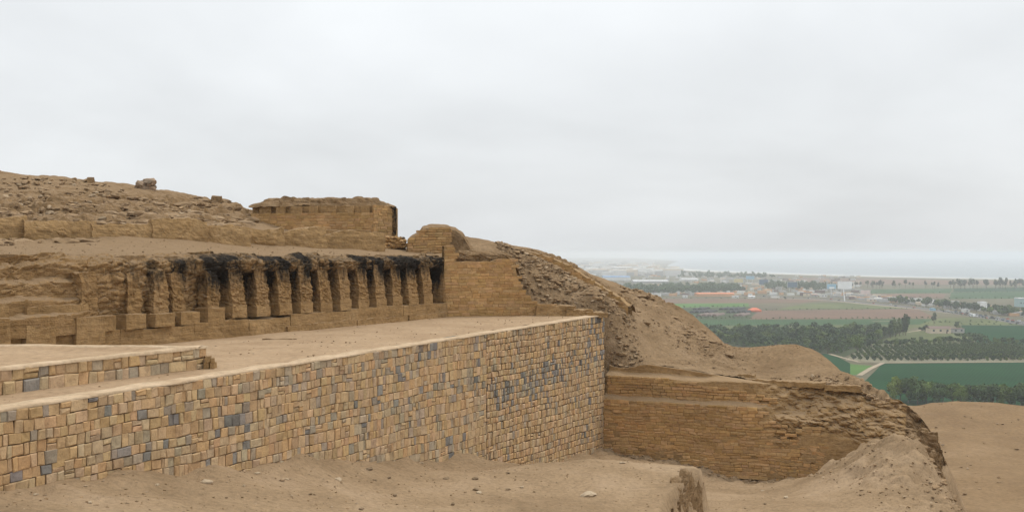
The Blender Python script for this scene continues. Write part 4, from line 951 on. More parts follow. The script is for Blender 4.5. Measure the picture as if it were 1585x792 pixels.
tag(block('flagstone', (p[0], p[1], -3.03), (1.15, 0.30, 0.055), 0.35, MATS['adobe_rubble'], None, res=0.07, amp=0.03, seed=300), 'dark flat slab on the floor in front of the niches', 'stone slab')

# ================================================================== the valley (z = 0)
def gp(px, py):
    d = EYE*F/(py-392.0); return (px-792.5)/F*d, d
def field_mat(name, c, row=None, ang=0.0, var=0.2, s=0.02):
    def f(t, b):
        p = coords(t); n1 = noise(t, p, s, 6, 0.65, 0.3); n2 = noise(t, p, s*14, 4, 0.6)
        c_ = mixc(t, 1.0, c, ramp(t, n1, [(0.3, (1-var,)*3), (0.7, (1+var, 1+var*0.9, 1+var*0.6))]), 'MULTIPLY')
        c_ = mixc(t, 0.5, c_, ramp(t, n2, [(0.3, (0.8,)*3), (0.7, (1.2,)*3)]), 'MULTIPLY')
        if row:
            mp = N(t, 'ShaderNodeMapping'); mp.inputs['Rotation'].default_value = (0, 0, ang); t.links.new(p, mp.inputs[0])
            w = N(t, 'ShaderNodeTexWave'); w.inputs['Scale'].default_value = 1.0/row; w.inputs['Distortion'].default_value = 0.6; w.inputs['Detail'].default_value = 2
            t.links.new(mp.outputs[0], w.inputs['Vector'])
            c_ = mixc(t, 0.45, c_, ramp(t, w.outputs['Fac'], [(0.2, (0.7,)*3), (0.8, (1.25,)*3)]), 'MULTIPLY')
        t.links.new(c_, b.inputs['Base Color'])
    return material(name, f)
field_mat('plain_soil', (0.12, 0.11, 0.072), var=0.3, s=0.006)
field_mat('crop_dark', (0.010, 0.048, 0.017), 6.0, 0.5, 0.18)
field_mat('crop_mid', (0.042, 0.085, 0.036), 8.0, 0.2, 0.25)
field_mat('crop_pale', (0.105, 0.122, 0.055), None, 0, 0.3)
field_mat('crop_bright', (0.075, 0.15, 0.04), None, 0, 0.2)
field_mat('ploughed', (0.16, 0.105, 0.075), 7.0, 0.1, 0.15)
field_mat('wood_floor', (0.05, 0.065, 0.032), None, 0, 0.3)
field_mat('orchard_soil', (0.21, 0.20, 0.14), None, 0, 0.2, 0.05)
field_mat('dirt', (0.33, 0.27, 0.2), None, 0, 0.15, 0.05)
field_mat('tarmac', (0.13, 0.125, 0.12), None, 0, 0.1, 0.05)
field_mat('beach_sand', (0.34, 0.31, 0.26), None, 0, 0.1, 0.004)
def poly(name, pts, z, mat, label):
    P = [gp(*p) for p in pts]; o = obj(name, [(x, y, z) for x, y in P], [tuple(range(len(P)))], MATS[mat]); return tag(o, label, kind='structure')
o = obj('plain', [(-7000, -350, -0.05), (13000, -350, -0.05), (13000, 16800, -0.05), (-7000, 16800, -0.05)], [(0, 1, 2, 3)], MATS['plain_soil']); tag(o, 'flat farmed valley floor', kind='structure')
FIELDS = [('crop_dark', [(1330, 640), (1338, 590), (1366, 562.5), (1600, 560.5), (1760, 557), (1760, 650)], 'large dark green crop field in front of the orchard'),
 ('crop_bright', [(1316, 563), (1352, 566), (1337, 579), (1316, 580)], 'small bright green field corner by the dirt path'),
 ('crop_dark', [(1120, 547), (1286, 547), (1316, 562), (1316, 590), (1120, 590)], 'dark green strip of crops behind the sandy ridge'),
 ('orchard_soil', [(1308, 557), (1335, 538), (1480, 531), (1620, 534), (1620, 560), (1366, 561)], 'pale soil of the orchard'),
 ('wood_floor', [(1060, 513), (1402, 511), (1345, 534), (1306, 553), (1285, 546), (1060, 546)], 'dark ground of the wood'),
 ('crop_pale', [(1346, 534), (1404, 511), (1488, 514.5), (1512, 531), (1480, 530.5)], 'olive green pasture beside the farmhouse'),
 ('crop_dark', [(1488, 503), (1640, 504), (1640, 533), (1514, 531), (1490, 514)], 'dark green crop field right of the farmhouse'),
 ('crop_pale', [(1432, 493), (1500, 491), (1600, 502), (1640, 503.5), (1488, 502.5), (1410, 507)], 'pale green field along the highway'),
 ('crop_mid', [(1050, 494.5), (1446, 493.5), (1424, 502), (1050, 504)], 'green field beyond the wood'),
 ('crop_pale', [(1050, 504.5), (1422, 502.5), (1404, 510.5), (1050, 512.5)], 'yellow-green field edge beside the wood'),
 ('ploughed', [(1176, 480.5), (1420, 478.5), (1452, 493), (1160, 494)], 'pinkish brown ploughed field'),
 ('wood_floor', [(1030, 477), (1158, 475), (1172, 481), (1158, 493.8), (1050, 494)], 'dark nursery plots'),
 ('crop_bright', [(990, 470.5), (1158, 468.5), (1160, 474.5), (1000, 476.5)], 'light green strip left of the orange tent'),
 ('crop_pale', [(1250, 469), (1345, 467.5), (1424, 477), (1200, 479)], 'olive field in front of the white billboard'),
 ('ploughed', [(960, 462), (1290, 463), (1240, 468.5), (980, 470)], 'grey-brown field below the orange roof'),
 ('crop_mid', [(1350, 447.5), (1475, 446.5), (1470, 453.5), (1345, 454)], 'green field under the tree line'),
 ('ploughed', [(1340, 455), (1465, 454.5), (1460, 461), (1330, 459)], 'brown field beyond the highway'),
 ('crop_mid', [(1472, 452), (1700, 450), (1700, 462), (1470, 462.5)], 'broad light green field beyond the roadside houses'),
 ('crop_dark', [(1476, 446), (1700, 443), (1700, 449.5), (1476, 451.5)], 'blue-green field under the far tree line'),
 ('wood_floor', [(945, 448), (1135, 446), (1160, 453), (960, 460)], 'dark strip of ground under the distant wood'),
 ('ploughed', [(1250, 430), (1700, 437), (1700, 441.5), (1330, 440), (1210, 434)], 'bare sandy flats behind the beach')]
for k, (m, pts, lab) in enumerate(FIELDS): poly('field', pts, 0.03+0.004*k, m, lab)
def ribbon(name, pts, w, z, mat, label, ends=None):
    P = np.array([gp(*p) for p in pts]); t_ = np.gradient(P, axis=0); t_ /= np.linalg.norm(t_, axis=1, keepdims=True); nn = np.stack([-t_[:, 1], t_[:, 0]], 1)
    w = np.array(w)[:, None] if np.ndim(w) else w
    L, Rr = P+nn*w/2, P-nn*w/2; n_ = len(P)
    V = [(x, y, z) for x, y in L]+[(x, y, z) for x, y in Rr]
    return tag(obj(name, V, [(n_+i, n_+i+1, i+1, i) for i in range(n_-1)], MATS[mat]), label, kind='structure')
ROAD = [(1640, 510), (1600, 503), (1540, 493), (1480, 484), (1420, 476.5), (1350, 470), (1290, 464), (1200, 459.5), (1100, 456.5), (1000, 455)]
ribbon('road', ROAD, 22, 0.2, 'tarmac', 'grey highway running across the valley')
ribbon('verge', [(a, b+1.6) for a, b in ROAD], 9, 0.16, 'dirt', 'pale dusty verge along the highway')
ribbon('path', [(1284, 548), (1306, 554), (1330, 560.5), (1366, 561.7), (1450, 560.8), (1640, 560)], 2.6, 0.21, 'dirt', 'pale dirt path along the front of the orchard')
ribbon('path', [(1330, 581), (1348, 570), (1366, 562)], 3.0, 0.22, 'dirt', 'pale dirt path dropping beside the bright green corner')
ribbon('path', [(1405, 514), (1420, 512), (1440, 508)], 3.0, 0.23, 'dirt', 'pale track leading to the farmhouse')
ribbon('path', [(1350, 497.5), (1390, 497)], 4.0, 0.24, 'dirt', 'short pale strip of bare soil in the green field')
# sea, surf and beach
COAST = [(1030, 414.3), (1065, 417.5), (1100, 419.5), (1200, 423.2), (1300, 426.2), (1400, 428.6), (1500, 430.6), (1620, 433), (1900, 441), (2600, 470)]
CP = [gp(*p) for p in COAST]
def f_sea(t, b):
    b.inputs['Roughness'].default_value = 0.28; b.inputs['Specular IOR Level'].default_value = 0.5; b.inputs['Base Color'].default_value = (0.10, 0.14, 0.15, 1)
    bump(t, b, noise(t, coords(t), 0.08, 5, 0.6), 0.5, 1.5)
material('sea_water', f_sea, 0.28)
far = [(13000, CP[-1][1]), (13000, 16700), (CP[0][0]*2.6, 16700), (gp(1050, 404)), (gp(1036, 409))]
tag(obj('sea', [(x, y, 0.12) for x, y in CP+far], [tuple(range(len(CP)+len(far)))], MATS['sea_water']), 'pale grey sea in the bay', kind='structure')
ribbon('beach', [(a, b+0.35) for a, b in COAST], [130]*len(COAST), 0.14, 'beach_sand', 'thin strip of beach along the bay')
plain_mat('foam', (0.6, 0.62, 0.62), 0.1, 0.01)
ribbon('surf', [(a, b-0.05) for a, b in COAST], [70, 60, 55, 45, 40, 38, 34, 30, 28, 28], 0.17, 'foam', 'white line of breaking surf along the beach')
ribbon('surf', [(a+20, b-0.75) for a, b in COAST[2:8]], [26, 30, 18, 22, 14, 12], 0.18, 'foam', 'thin outer line of breakers in the bay')

# ------------------------------------------------------------------ trees
def leaf_mat(name, c, per=True):
    def f(t, b):
        n1 = noise(t, coords(t), 0.6, 3, 0.6)
        c_ = mixc(t, 1.0, c, ramp(t, n1, [(0.3, (0.62, 0.66, 0.6)), (0.7, (1.4, 1.32, 1.2))]), 'MULTIPLY')
        oi = N(t, 'ShaderNodeObjectInfo')
        c_ = mixc(t, 1.0, c_, ramp(t, oi.outputs['Random'], [(0, (0.5, 0.58, 0.55)), (0.55, (1, 1, 1)), (1, (2.0, 1.65, 1.1))]), 'MULTIPLY')
        t.links.new(c_, b.inputs['Base Color'])
    return material(name, f, 0.7)
leaf_mat('leaf', (0.058, 0.105, 0.030)); leaf_mat('leaf_dark', (0.05, 0.086, 0.03)); leaf_mat('leaf_grey', (0.065, 0.085, 0.055)); leaf_mat('leaf_bright', (0.105, 0.16, 0.038))
plain_mat('bark', (0.12, 0.09, 0.065), 0.2, 2.0)
def crown_mesh(n, rx, rz, zc_, leaf, seed, lobes=7):
    """leafy crown: n small leaf clumps (quads) spread through several uneven lobes"""
    r = np.random.default_rng(seed)
    lc = r.normal(size=(lobes, 3))*np.array([rx*0.42, rx*0.42, rz*0.36])+np.array([0, 0, zc_]); lr = r.uniform(0.38, 0.62, lobes)
    k = r.integers(0, lobes, n); d = r.normal(size=(n, 3)); d /= np.linalg.norm(d, axis=1, keepdims=True)
    rad = r.uniform(0.35, 1.0, n)**0.5
    P = lc[k]+d*(lr[k]*rad)[:, None]*np.array([rx, rx, rz]); P[:, 2] = np.maximum(P[:, 2], zc_-rz*1.1)
    a = r.normal(size=(n, 3)); a /= np.linalg.norm(a, axis=1, keepdims=True); nrm = d+0.7*r.normal(size=(n, 3)); b = np.cross(nrm, a); b /= np.maximum(np.linalg.norm(b, axis=1, keepdims=True), 1e-6); a = np.cross(b, nrm); a /= np.maximum(np.linalg.norm(a, axis=1, keepdims=True), 1e-6)
    s = leaf*r.uniform(0.6, 1.35, n)[:, None]
    V = np.stack([P-a*s-b*s*0.7, P+a*s*0.9-b*s*0.6, P+a*s+b*s*0.8, P-a*s*0.8+b*s*0.6], 1).reshape(-1, 3)
    return V, np.arange(n*4).reshape(n, 4)
def trunk_mesh(h, r0, r1, seed, limbs=4, lim_to=0.5):
    rr = random.Random(seed); V, Fc = [], []
    def tube(a, b, ra, rb):
        a, b = np.array(a, float), np.array(b, float); d = (b-a)/np.linalg.norm(b-a); u = np.cross(d, [0.3, 1, 0.1]); u /= np.linalg.norm(u); v = np.cross(d, u); i0 = len(V)
        for c_, q in ((a, ra), (b, rb)):
            for j in range(5): V.append(tuple(c_+q*(math.cos(j*1.2566)*u+math.sin(j*1.2566)*v)))
        for j in range(5): Fc.append((i0+j, i0+(j+1) % 5, i0+5+(j+1) % 5, i0+5+j))
    top = (rr.uniform(-.1, .1)*h, rr.uniform(-.1, .1)*h, h); tube((0, 0, -0.3), top, r0, r1)
    for j in range(limbs):
        a_ = j*2.4+rr.uniform(-.4, .4); z0 = h*rr.uniform(.55, .95); q = z0/h
        tube((top[0]*q, top[1]*q, z0), (top[0]*q+math.cos(a_)*lim_to, top[1]*q+math.sin(a_)*lim_to, z0+lim_to*rr.uniform(.7, 1.2)), r1*0.8, r1*0.3)
    return V, Fc
CR, TR = {}, {}
ORD = ['first', 'second', 'third', 'fourth', 'fifth', 'sixth', 'seventh', 'eighth', 'ninth', 'tenth', 'eleventh', 'twelfth', 'thirteenth', 'fourteenth', 'fifteenth', 'sixteenth']
def kind_tree(kind, k):
    if (kind, k) not in CR:
        spec = {'hedge': (1100, 3.9, 4.2, 6.6, 0.42, 'leaf', 3.2, 0.28, 9), 'hedge_bright': (1000, 3.6, 3.8, 6.0, 0.42, 'leaf_bright', 3.0, 0.26, 9), 'wood': (300, 3.6, 2.8, 4.6, 0.62, 'leaf_dark', 2.6, 0.22, 6), 'wood_light': (280, 3.2, 2.6, 4.2, 0.6, 'leaf', 2.4, 0.2, 6), 'orchard': (150, 1.35, 1.35, 2.0, 0.36, 'leaf_dark', 1.0, 0.14, 5),
                'tall': (200, 2.6, 4.8, 10.5, 0.75, 'leaf_grey', 9.5, 0.3, 6), 'poplar': (420, 2.4, 6.2, 8.0, 0.6, 'leaf_dark', 4.0, 0.35, 7), 'umbrella': (420, 7.2, 1.9, 5.2, 0.6, 'leaf_dark', 4.4, 0.3, 9)}[kind]
        n, rx, rz, zc_, lf, mt, th, tr, lb = spec
        V, Q = crown_mesh(n, rx, rz, zc_, lf, hash_seed(kind)+k, lb); CR[kind, k] = mesh('crown', V, Q, MATS[mt])
        V, Q = trunk_mesh(th, tr, tr*0.6, k, 4, rx*0.5); TR[kind, k] = mesh('trunk', V, Q, MATS['bark'])
        V2, Q2 = np.concatenate([CR_V(CR[kind, k]), np.array(V)]), [tuple(p.vertices) for p in CR[kind, k].polygons]+[tuple(i+len(CR[kind, k].vertices) for i in q) for q in Q]
        me = bpy.data.meshes.new('tree'); me.from_pydata(V2.tolist(), [], Q2); me.materials.append(MATS[mt]); me.materials.append(MATS['bark'])
        me.polygons.foreach_set('material_index', [0]*len(CR[kind, k].polygons)+[1]*len(Q)); me.update(); CR[kind, k, 'one'] = me
    return CR[kind, k], TR[kind, k], CR[kind, k, 'one']
def hash_seed(s): return sum(ord(c)*(i+1) for i, c in enumerate(s))
def CR_V(me):
    a = np.zeros(len(me.vertices)*3, np.float32); me.vertices.foreach_get('co', a); return a.reshape(-1, 3)
def tree(name, kind, k, x, y, sc, label, group, whole=False):
    cr_, tr_, one = kind_tree(kind, k)
    if whole: o = bpy.data.objects.new(name, one); COL.objects.link(o)
    else:
        o = bpy.data.objects.new(name, None); COL.objects.link(o)
        for nm, me in (('trunk', tr_), ('crown', cr_)):
            c = bpy.data.objects.new(nm, me); COL.objects.link(c); c.parent = o
    o.location = (x, y, 0.05); o.rotation_euler = (0, 0, rnd.uniform(0, 6.3)); o.scale = (sc*rnd.uniform(.9, 1.12), sc*rnd.uniform(.9, 1.12), sc)
    return tag(o, label, 'tree', group)
# hedgerow behind the sand shelf
for k in range(30):
    row = k % 2; q = (k//2)/14.0; d = 478-22*q+row*9+rnd.uniform(-2, 2); px = 1386+q*235+row*7+rnd.uniform(-3, 3)
    br = (k*7) % 5 == 0
    tree('hedge_tree', 'hedge_bright' if br else 'hedge', k % 4, (px-792.5)/F*d, d, rnd.uniform(0.86, 1.08)-0.10*q, ('bright yellow-green' if br else 'dense dark green')+f" hedgerow tree, {ORD[k//2]} from left in the {('front', 'back')[row]} row", 'yellow-green hedgerow trees' if br else 'dark hedgerow trees')
def inside(px, py, P):
    c = False; j = len(P)-1
    for i in range(len(P)):
        if ((P[i][1] > py) != (P[j][1] > py)) and px < (P[j][0]-P[i][0])*(py-P[i][1])/(P[j][1]-P[i][1])+P[i][0]: c = not c
        j = i
    return c
def darts(P, n, r, seed):
    rr = random.Random(seed); W_ = [gp(*p) for p in P]; xs = [p[0] for p in W_]; ys = [p[1] for p in W_]; got = []; tries = 0
    while len(got) < n and tries < n*60:
        tries += 1; x, y = rr.uniform(min(xs), max(xs)), rr.uniform(min(ys), max(ys))
        if inside(x, y, W_) and all((x-a)**2+(y-b)**2 > r*r for a, b in got): got.append((x, y))
    return got
for k, (x, y) in enumerate(darts([(1085, 515), (1398, 513), (1340, 533), (1300, 547), (1190, 546), (1090, 524)], 300, 6.6, 5)):
    li = k % 4 == 0
    tree('wood_tree', 'wood_light' if li else 'wood', k % 5, x, y, rnd.choice((0.5, 0.65, 0.8, 0.95, 1.15)), 'mid green tree growing in the wood beyond the sandy ridge' if li else 'dark green tree growing in the wood beyond the sandy ridge', 'mid green trees of the wood' if li else 'dark trees of the wood', whole=True)
for k, (px, py) in enumerate(((1386, 521), (1393, 520), (1398, 518), (1378, 523), (1402, 519))):
    x, y = gp(px, py); tree('tall_tree', 'poplar', k % 3, x, y, rnd.uniform(0.9, 1.15), ('tall dark tree second from the left in the clump right of the wood', 'middle tall dark tree of the clump right of the wood', 'tall dark tree second from the right in the clump beside the wood', 'leftmost tall dark tree of the clump at the right end of the wood', 'rightmost tall dark tree of the clump at the end of the wood')[k], 'clump of tall dark trees')
x, y = gp(1327, 547); tree('wood_tree', 'hedge_bright', 2, x, y, 1.15, 'large yellow-green tree at the left corner of the orchard', None)
OP = [gp(*p) for p in ((1314, 556.5), (1338, 539), (1480, 533), (1612, 536), (1612, 558.5), (1366, 559.3))]
cand = []
ra = (0.23, 0.973)                                                  # direction of the orchard rows
for i in range(-60, 60):
    for j in range(-60, 60):
        x = 300+i*3.9*ra[1]+j*4.1*ra[0]; y = 700-i*3.9*ra[0]+j*4.1*ra[1]
        if inside(x, y, OP): cand.append((x, y))
cand.sort(key=lambda p: p[1])
for k, (x, y) in enumerate(cand[:300]):
    tree('orchard_tree', 'orchard', k % 4, x+rnd.uniform(-.25, .25), y+rnd.uniform(-.25, .25), rnd.uniform(0.65, 0.95), 'small dark tree in the straight rows of the orchard', 'orchard trees in rows', whole=True)
def mass(name, spots, kind, mat, nq, label, cat):
    Vs, Qs, n_ = [], [], 0
    for k, (x, y, s) in enumerate(spots):
        V = CR_V(kind_tree(kind, k % 4)[0])[:nq*4]*s+np.array([x, y, 0]); Vs.append(V); Qs.append(np.arange(nq*4).reshape(nq, 4)+n_); n_ += nq*4
    return tag(obj(name, np.concatenate(Vs), np.concatenate(Qs), MATS[mat]), label, cat, kind='stuff')
mass('orchard_rows', [(x+rnd.uniform(-.25, .25), y+rnd.uniform(-.25, .25), rnd.uniform(0.65, 0.95)) for x, y in cand[300:]], 'orchard', 'leaf_dark', 110, 'far rows of the orchard seen as one mass', 'orchard')
mass('undergrowth', [(x, y, rnd.uniform(0.35, 0.6)) for x, y in darts([(1085, 516), (1398, 513.5), (1340, 534), (1300, 548), (1190, 547), (1090, 526)], 520, 3.6, 15)], 'wood', 'leaf', 110, 'low green undergrowth between the trees of the wood', 'undergrowth')
for k in range(40):
    px = 1336+k*7.0+rnd.uniform(-2, 2); py = np.interp(px, [1336, 1480, 1612], [537.5, 531.5, 534.5])+rnd.uniform(-.8, .8); x, y = gp(px, py)
    tree('border_tree', 'wood' if k % 3 else 'wood_light', k % 5, x, y, rnd.uniform(0.5, 0.8), ('dark' if k % 3 else 'lighter')+' green tree in the row along the back of the orchard', ('dark' if k % 3 else 'lighter')+' trees along the back of the orchard', whole=True)
x, y = gp(1506, 530); tree('umbrella_tree', 'umbrella', 0, x, y, 1.0, 'wide flat-topped tree alone at the edge of the dark field', None)
for k, (px, py, kd, sc) in enumerate(((1446, 503, 'tall', 0.8), (1432, 513, 'wood', 0.7), (1436, 514, 'wood', 0.6), (1426, 513.5, 'wood_light', 0.6), (1480, 508, 'wood', 0.7), (1484, 512, 'wood', 0.55))):
    x, y = gp(px, py); tree('farm_tree', kd, k % 3, x, y, sc, ('thin tall tree standing behind the farmhouse', 'bushy tree at the left gable of the farmhouse', 'low bush tree touching the left wall of the farmhouse', 'light green tree farthest left of the farmhouse', 'dark tree behind the ruined farm shed', 'low tree right of the ruined farm shed')[k], None)
for k in range(72):
    px = rnd.uniform(1378, 1600); py = np.interp(px, [1378, 1420, 1480, 1540, 1600], [469.5, 473, 479.5, 487, 495])-rnd.uniform(0, 6)*(0.4+(px-1378)/250); x, y = gp(px, py)
    tree('roadside_tree', 'wood' if k % 3 else 'wood_light', k % 5, x, y, rnd.uniform(0.8, 1.35), ('dark' if k % 3 else 'light')+' green tree among the roadside houses', ('dark' if k % 3 else 'light')+' trees among the roadside houses', whole=True)
for k in range(64):
    px = rnd.uniform(1318, 1600) if k % 3 else rnd.uniform(1470, 1600); py = np.interp(px, [1318, 1450, 1600], [446, 446.5, 447.5])+rnd.uniform(-1.2, .8); x, y = gp(px, py)
    tree('tall_tree', 'tall', k % 4, x, y, rnd.uniform(0.85, 1.25)*np.interp(px, [1318, 1470, 1520], [0.85, 1.0, 1.2]), 'slender tall tree in the far tree line below the sea', 'slender trees of the far tree line', whole=True)
x, y = gp(1259, 450); tree('round_tree', 'hedge', 1, x, y, 1.9, 'large round tree left of the white billboard', None)
Vs, Qs, n_ = [], [], 0
for k, (x, y) in enumerate(darts([(948, 449), (1132, 447), (1150, 452.5), (965, 459)], 260, 9, 8)+darts([(1040, 423), (1180, 427), (1200, 433), (1050, 431)], 90, 20, 9)+darts([(1170, 441), (1300, 447), (1300, 453), (1190, 449)], 70, 14, 10)):
    V, Q = CR_V(kind_tree('wood', k % 5)[0]), np.arange(300*4).reshape(300, 4); s = rnd.uniform(1.0, 1.9); V = V[:480]*s+np.array([x, y, 0]); Vs.append(V); Qs.append(np.arange(480).reshape(120, 4)+n_); n_ += 480
tag(obj('distant_wood', np.concatenate(Vs), np.concatenate(Qs), MATS['leaf_dark']), 'hazy dark wood and scattered far trees on the plain', 'wood', kind='stuff')

def along(pts, step, sc, wob=0.6):
    P = [gp(*p) for p in pts]; got = []
    for a, b in zip(P[:-1], P[1:]):
        L_ = math.dist(a, b)
        for i in range(int(L_/step)):
            q = i*step/L_; got.append((a[0]+(b[0]-a[0])*q+rnd.gauss(0, wob), a[1]+(b[1]-a[1])*q+rnd.gauss(0, wob), sc*rnd.uniform(.5, 1.3)))
    return got
hl = along([(1160, 494.3), (1300, 494), (1446, 493.2)], 6, 0.28)+along([(1176, 480.2), (1300, 479.2), (1424, 478)], 7, 0.25)+along([(1430, 501), (1500, 499), (1560, 501)], 6, 0.3)+along([(1488, 503.2), (1600, 503.8)], 7, 0.28)+along([(1400, 470.5), (1500, 490), (1560, 498)], 8, 0.3)
hl += along([(1345, 454.3), (1470, 453.8), (1620, 451.5)], 12, 0.32)+along([(1470, 463), (1620, 462)], 10, 0.4)+along([(1330, 460), (1465, 461.5)], 12, 0.35)+along([(1060, 493.9), (1160, 493.6)], 4, 0.42)+along([(990, 477), (1165, 475)], 7, 0.35)+along([(960, 462), (1240, 463.5)], 11, 0.32)+along([(1050, 504.2), (1240, 503.6)], 9, 0.2)
mass('field_hedge', hl, 'wood', 'leaf', 60, 'low dark hedges and bushes lining the far fields', 'hedge')
# ------------------------------------------------------------------ buildings
for nm, c in (('white_wall', (0.62, 0.61, 0.58)), ('cream_wall', (0.58, 0.48, 0.36)), ('grey_wall', (0.36, 0.35, 0.33)), ('blue_roof', (0.12, 0.22, 0.36)), ('white_roof', (0.6, 0.6, 0.6)), ('orange_roof', (0.55, 0.19, 0.08)), ('red_cloth', (0.58, 0.15, 0.075)), ('brown_roof', (0.16, 0.11, 0.09)), ('orange_wall', (0.52, 0.30, 0.15)),
              ('yellow_wall', (0.55, 0.47, 0.22)), ('grey_roof', (0.42, 0.42, 0.41)), ('teal_wall', (0.3, 0.42, 0.42)), ('dark_panel', (0.06, 0.11, 0.17)), ('blue_panel', (0.22, 0.42, 0.55)), ('panel_white', (0.78, 0.79, 0.79)), ('steel', (0.5, 0.5, 0.5)), ('dark_glass', (0.04, 0.05, 0.06)), ('pink_panel', (0.62, 0.5, 0.46)), ('black', (0.03, 0.03, 0.03))):
    plain_mat(nm, c, 0.08, 0.2, 0.7)
def building(name, px, py, wpx, hpx, dep, wallm, roofm, label, cat='building', roof='flat', wins=0, door=False, rz=0.0, group=None):
    x, y = gp(px, py); w = wpx/F*y; h = hpx/F*y; y += dep/2
    e = empty(name, (x, y, 0), label, cat, group); e.rotation_euler = (0, 0, rz)
    def part(nm, V, Fc, m, par=None):
        o = bpy.data.objects.new(nm, mesh(nm, np.array(V, float), Fc, MATS[m])); COL.objects.link(o); o.parent = par or e; return o
    wh = h*(0.72 if roof == 'gable' else 0.92)
    wl = part('wall', *boxmesh((0, 0, 0), (w, dep, wh)), wallm)
    if roof == 'gable':
        a, b = w/2+0.4, dep/2+0.4; V = [(-a, -b, wh), (a, -b, wh), (a, b, wh), (-a, b, wh), (-a, 0, h), (a, 0, h)]
        part('roof', V, [(0, 1, 5, 4), (2, 3, 4, 5), (0, 4, 3), (1, 2, 5), (3, 2, 1, 0)], roofm)
    else: part('roof', *boxmesh((0, 0, wh), (w+0.6, dep+0.6, h-wh)), roofm)
    for i in range(wins):
        xx = -w/2+(i+0.5)*w/wins; part('window', *boxmesh((xx, -dep/2-0.03, wh*0.42), (min(1.6, w/wins*0.5), 0.1, min(1.4, wh*0.35))), 'dark_glass')
    if door: part('door', *boxmesh((w*0.3, -dep/2-0.04, 0), (1.1, 0.1, min(2.1, wh*0.8))), 'brown_roof')
    return e
building('farmhouse', 1456, 516, 32, 11, 10, 'cream_wall', 'brown_roof', 'cream farmhouse with a long dark roof in the pale pasture', 'farmhouse', 'gable', 3, True)
building('shed', 1484, 515, 18, 7, 7, 'grey_wall', 'brown_roof', 'dark ruined shed right of the cream farmhouse', 'shed', 'flat', 2)
building('factory', 955, 433.5, 42, 6.5, 60, 'white_wall', 'blue_roof', 'long factory with a blue roof at the edge of the hill', 'factory', 'gable', 0)
BL = [('warehouse', 1008, 438, 54, 4.5, 50, 'grey_wall', 'white_roof', 'long white-roofed warehouse below the blue factory', 'warehouse', 'gable', 0),
 ('warehouse', 1046, 445.5, 74, 3.2, 40, 'grey_wall', 'grey_roof', 'very long pale grey shed in front of the distant wood', 'warehouse', 'gable', 0),
 ('warehouse', 1068, 434.5, 26, 4.0, 40, 'white_wall', 'white_roof', 'small white warehouse right of the long white roof', 'warehouse', 'gable', 0),
 ('warehouse', 1029, 421.5, 10, 4.0, 50, 'white_wall', 'white_roof', 'white hall far off near the start of the beach', 'warehouse', 'flat', 0),
 ('warehouse', 1068, 426, 10, 3.6, 50, 'white_wall', 'grey_roof', 'pale hall far off below the line of the beach', 'warehouse', 'flat', 0),
 ('brick_works', 1108, 459, 58, 6.0, 24, 'orange_wall', 'orange_roof', 'long low building with an orange roof behind the light green strip', 'building', 'gable', 0),
 ('shed', 1139, 461, 9, 3.2, 8, 'white_wall', 'white_roof', 'tiny white shed right of the orange roof', 'shed', 'flat', 1),
 ('shed', 1164, 461.5, 10, 4.0, 8, 'white_wall', 'white_roof', 'small white shed in the brown field, right of the orange roof', 'shed', 'gable', 1),
 ('shed', 1201, 461, 12, 2.6, 8, 'white_wall', 'grey_roof', 'low pale shed beside the highway', 'shed', 'flat', 0),
 ('house', 1061, 461, 7, 4.0, 9, 'white_wall', 'white_roof', 'small white house left of the orange roof', 'house', 'flat', 1),
 ('house', 1240, 456, 8, 5.0, 10, 'white_wall', 'white_roof', 'small white house beside the highway below the dark billboard', 'house', 'flat', 1),
 ('house', 1249, 458, 9, 4.5, 10, 'cream_wall', 'brown_roof', 'cream house right of the small white one by the highway', 'house', 'flat', 1),
 ('house', 1262, 459.5, 8, 4.0, 10, 'grey_wall', 'orange_roof', 'small house with a reddish roof below the round tree', 'house', 'flat', 1),
 ('house', 1276, 460, 9, 4.5, 10, 'white_wall', 'grey_roof', 'white house left of the billboard pole', 'house', 'flat', 2),
 ('house', 1351, 466.5, 12, 4.0, 10, 'cream_wall', 'grey_roof', 'low cream house where the highway bends', 'house', 'flat', 2),
 ('house', 1388, 468, 9, 4.0, 9, 'white_wall', 'grey_roof', 'pale small house at the left end of the roadside row', 'house', 'flat', 1),
 ('house', 1427, 468, 12, 4.0, 10, 'cream_wall', 'white_roof', 'low house with a pale roof left of the yellow wall', 'house', 'flat', 2),
 ('house', 1451, 470.5, 10, 3.4, 10, 'white_wall', 'white_roof', 'white low house just left of the yellow wall', 'house', 'flat', 1),
 ('compound', 1484, 474.5, 40, 4.2, 12, 'yellow_wall', 'grey_roof', 'long yellow-walled building among roadside trees', 'building', 'flat', 5),
 ('house', 1523, 480, 10, 13, 9, 'white_wall', 'white_roof', 'narrow white three-storey house above the roadside trees', 'house', 'flat', 2),
 ('house', 1516, 479, 10, 6.5, 8, 'white_wall', 'grey_roof', 'low white house attached left of the narrow tall one', 'house', 'flat', 2),
 ('house', 1538, 481.5, 20, 5.2, 10, 'white_wall', 'white_roof', 'long white house right of the narrow tall one', 'house', 'flat', 3),
 ('house', 1558, 485, 26, 5.6, 10, 'orange_wall', 'white_roof', 'long orange-walled house with a white roof by the highway', 'house', 'flat', 4),
 ('house', 1580, 489, 24, 5.0, 10, 'orange_wall', 'grey_roof', 'orange-walled house at the right edge of the frame', 'house', 'flat', 3),
 ('house', 1583, 475, 10, 14, 14, 'teal_wall', 'white_roof', 'tall bluish building cut by the right edge of the frame', 'building', 'flat', 2),
 ('house', 1497, 483, 9, 4.6, 8, 'white_wall', 'grey_roof', 'small white house in front of the roadside trees', 'house', 'flat', 1)]
for b_ in BL: building(*b_)
x, y = gp(1116, 441); e = empty('water_tower', (x, y, 0), 'thin white tower left of the yellow billboard', 'tower')
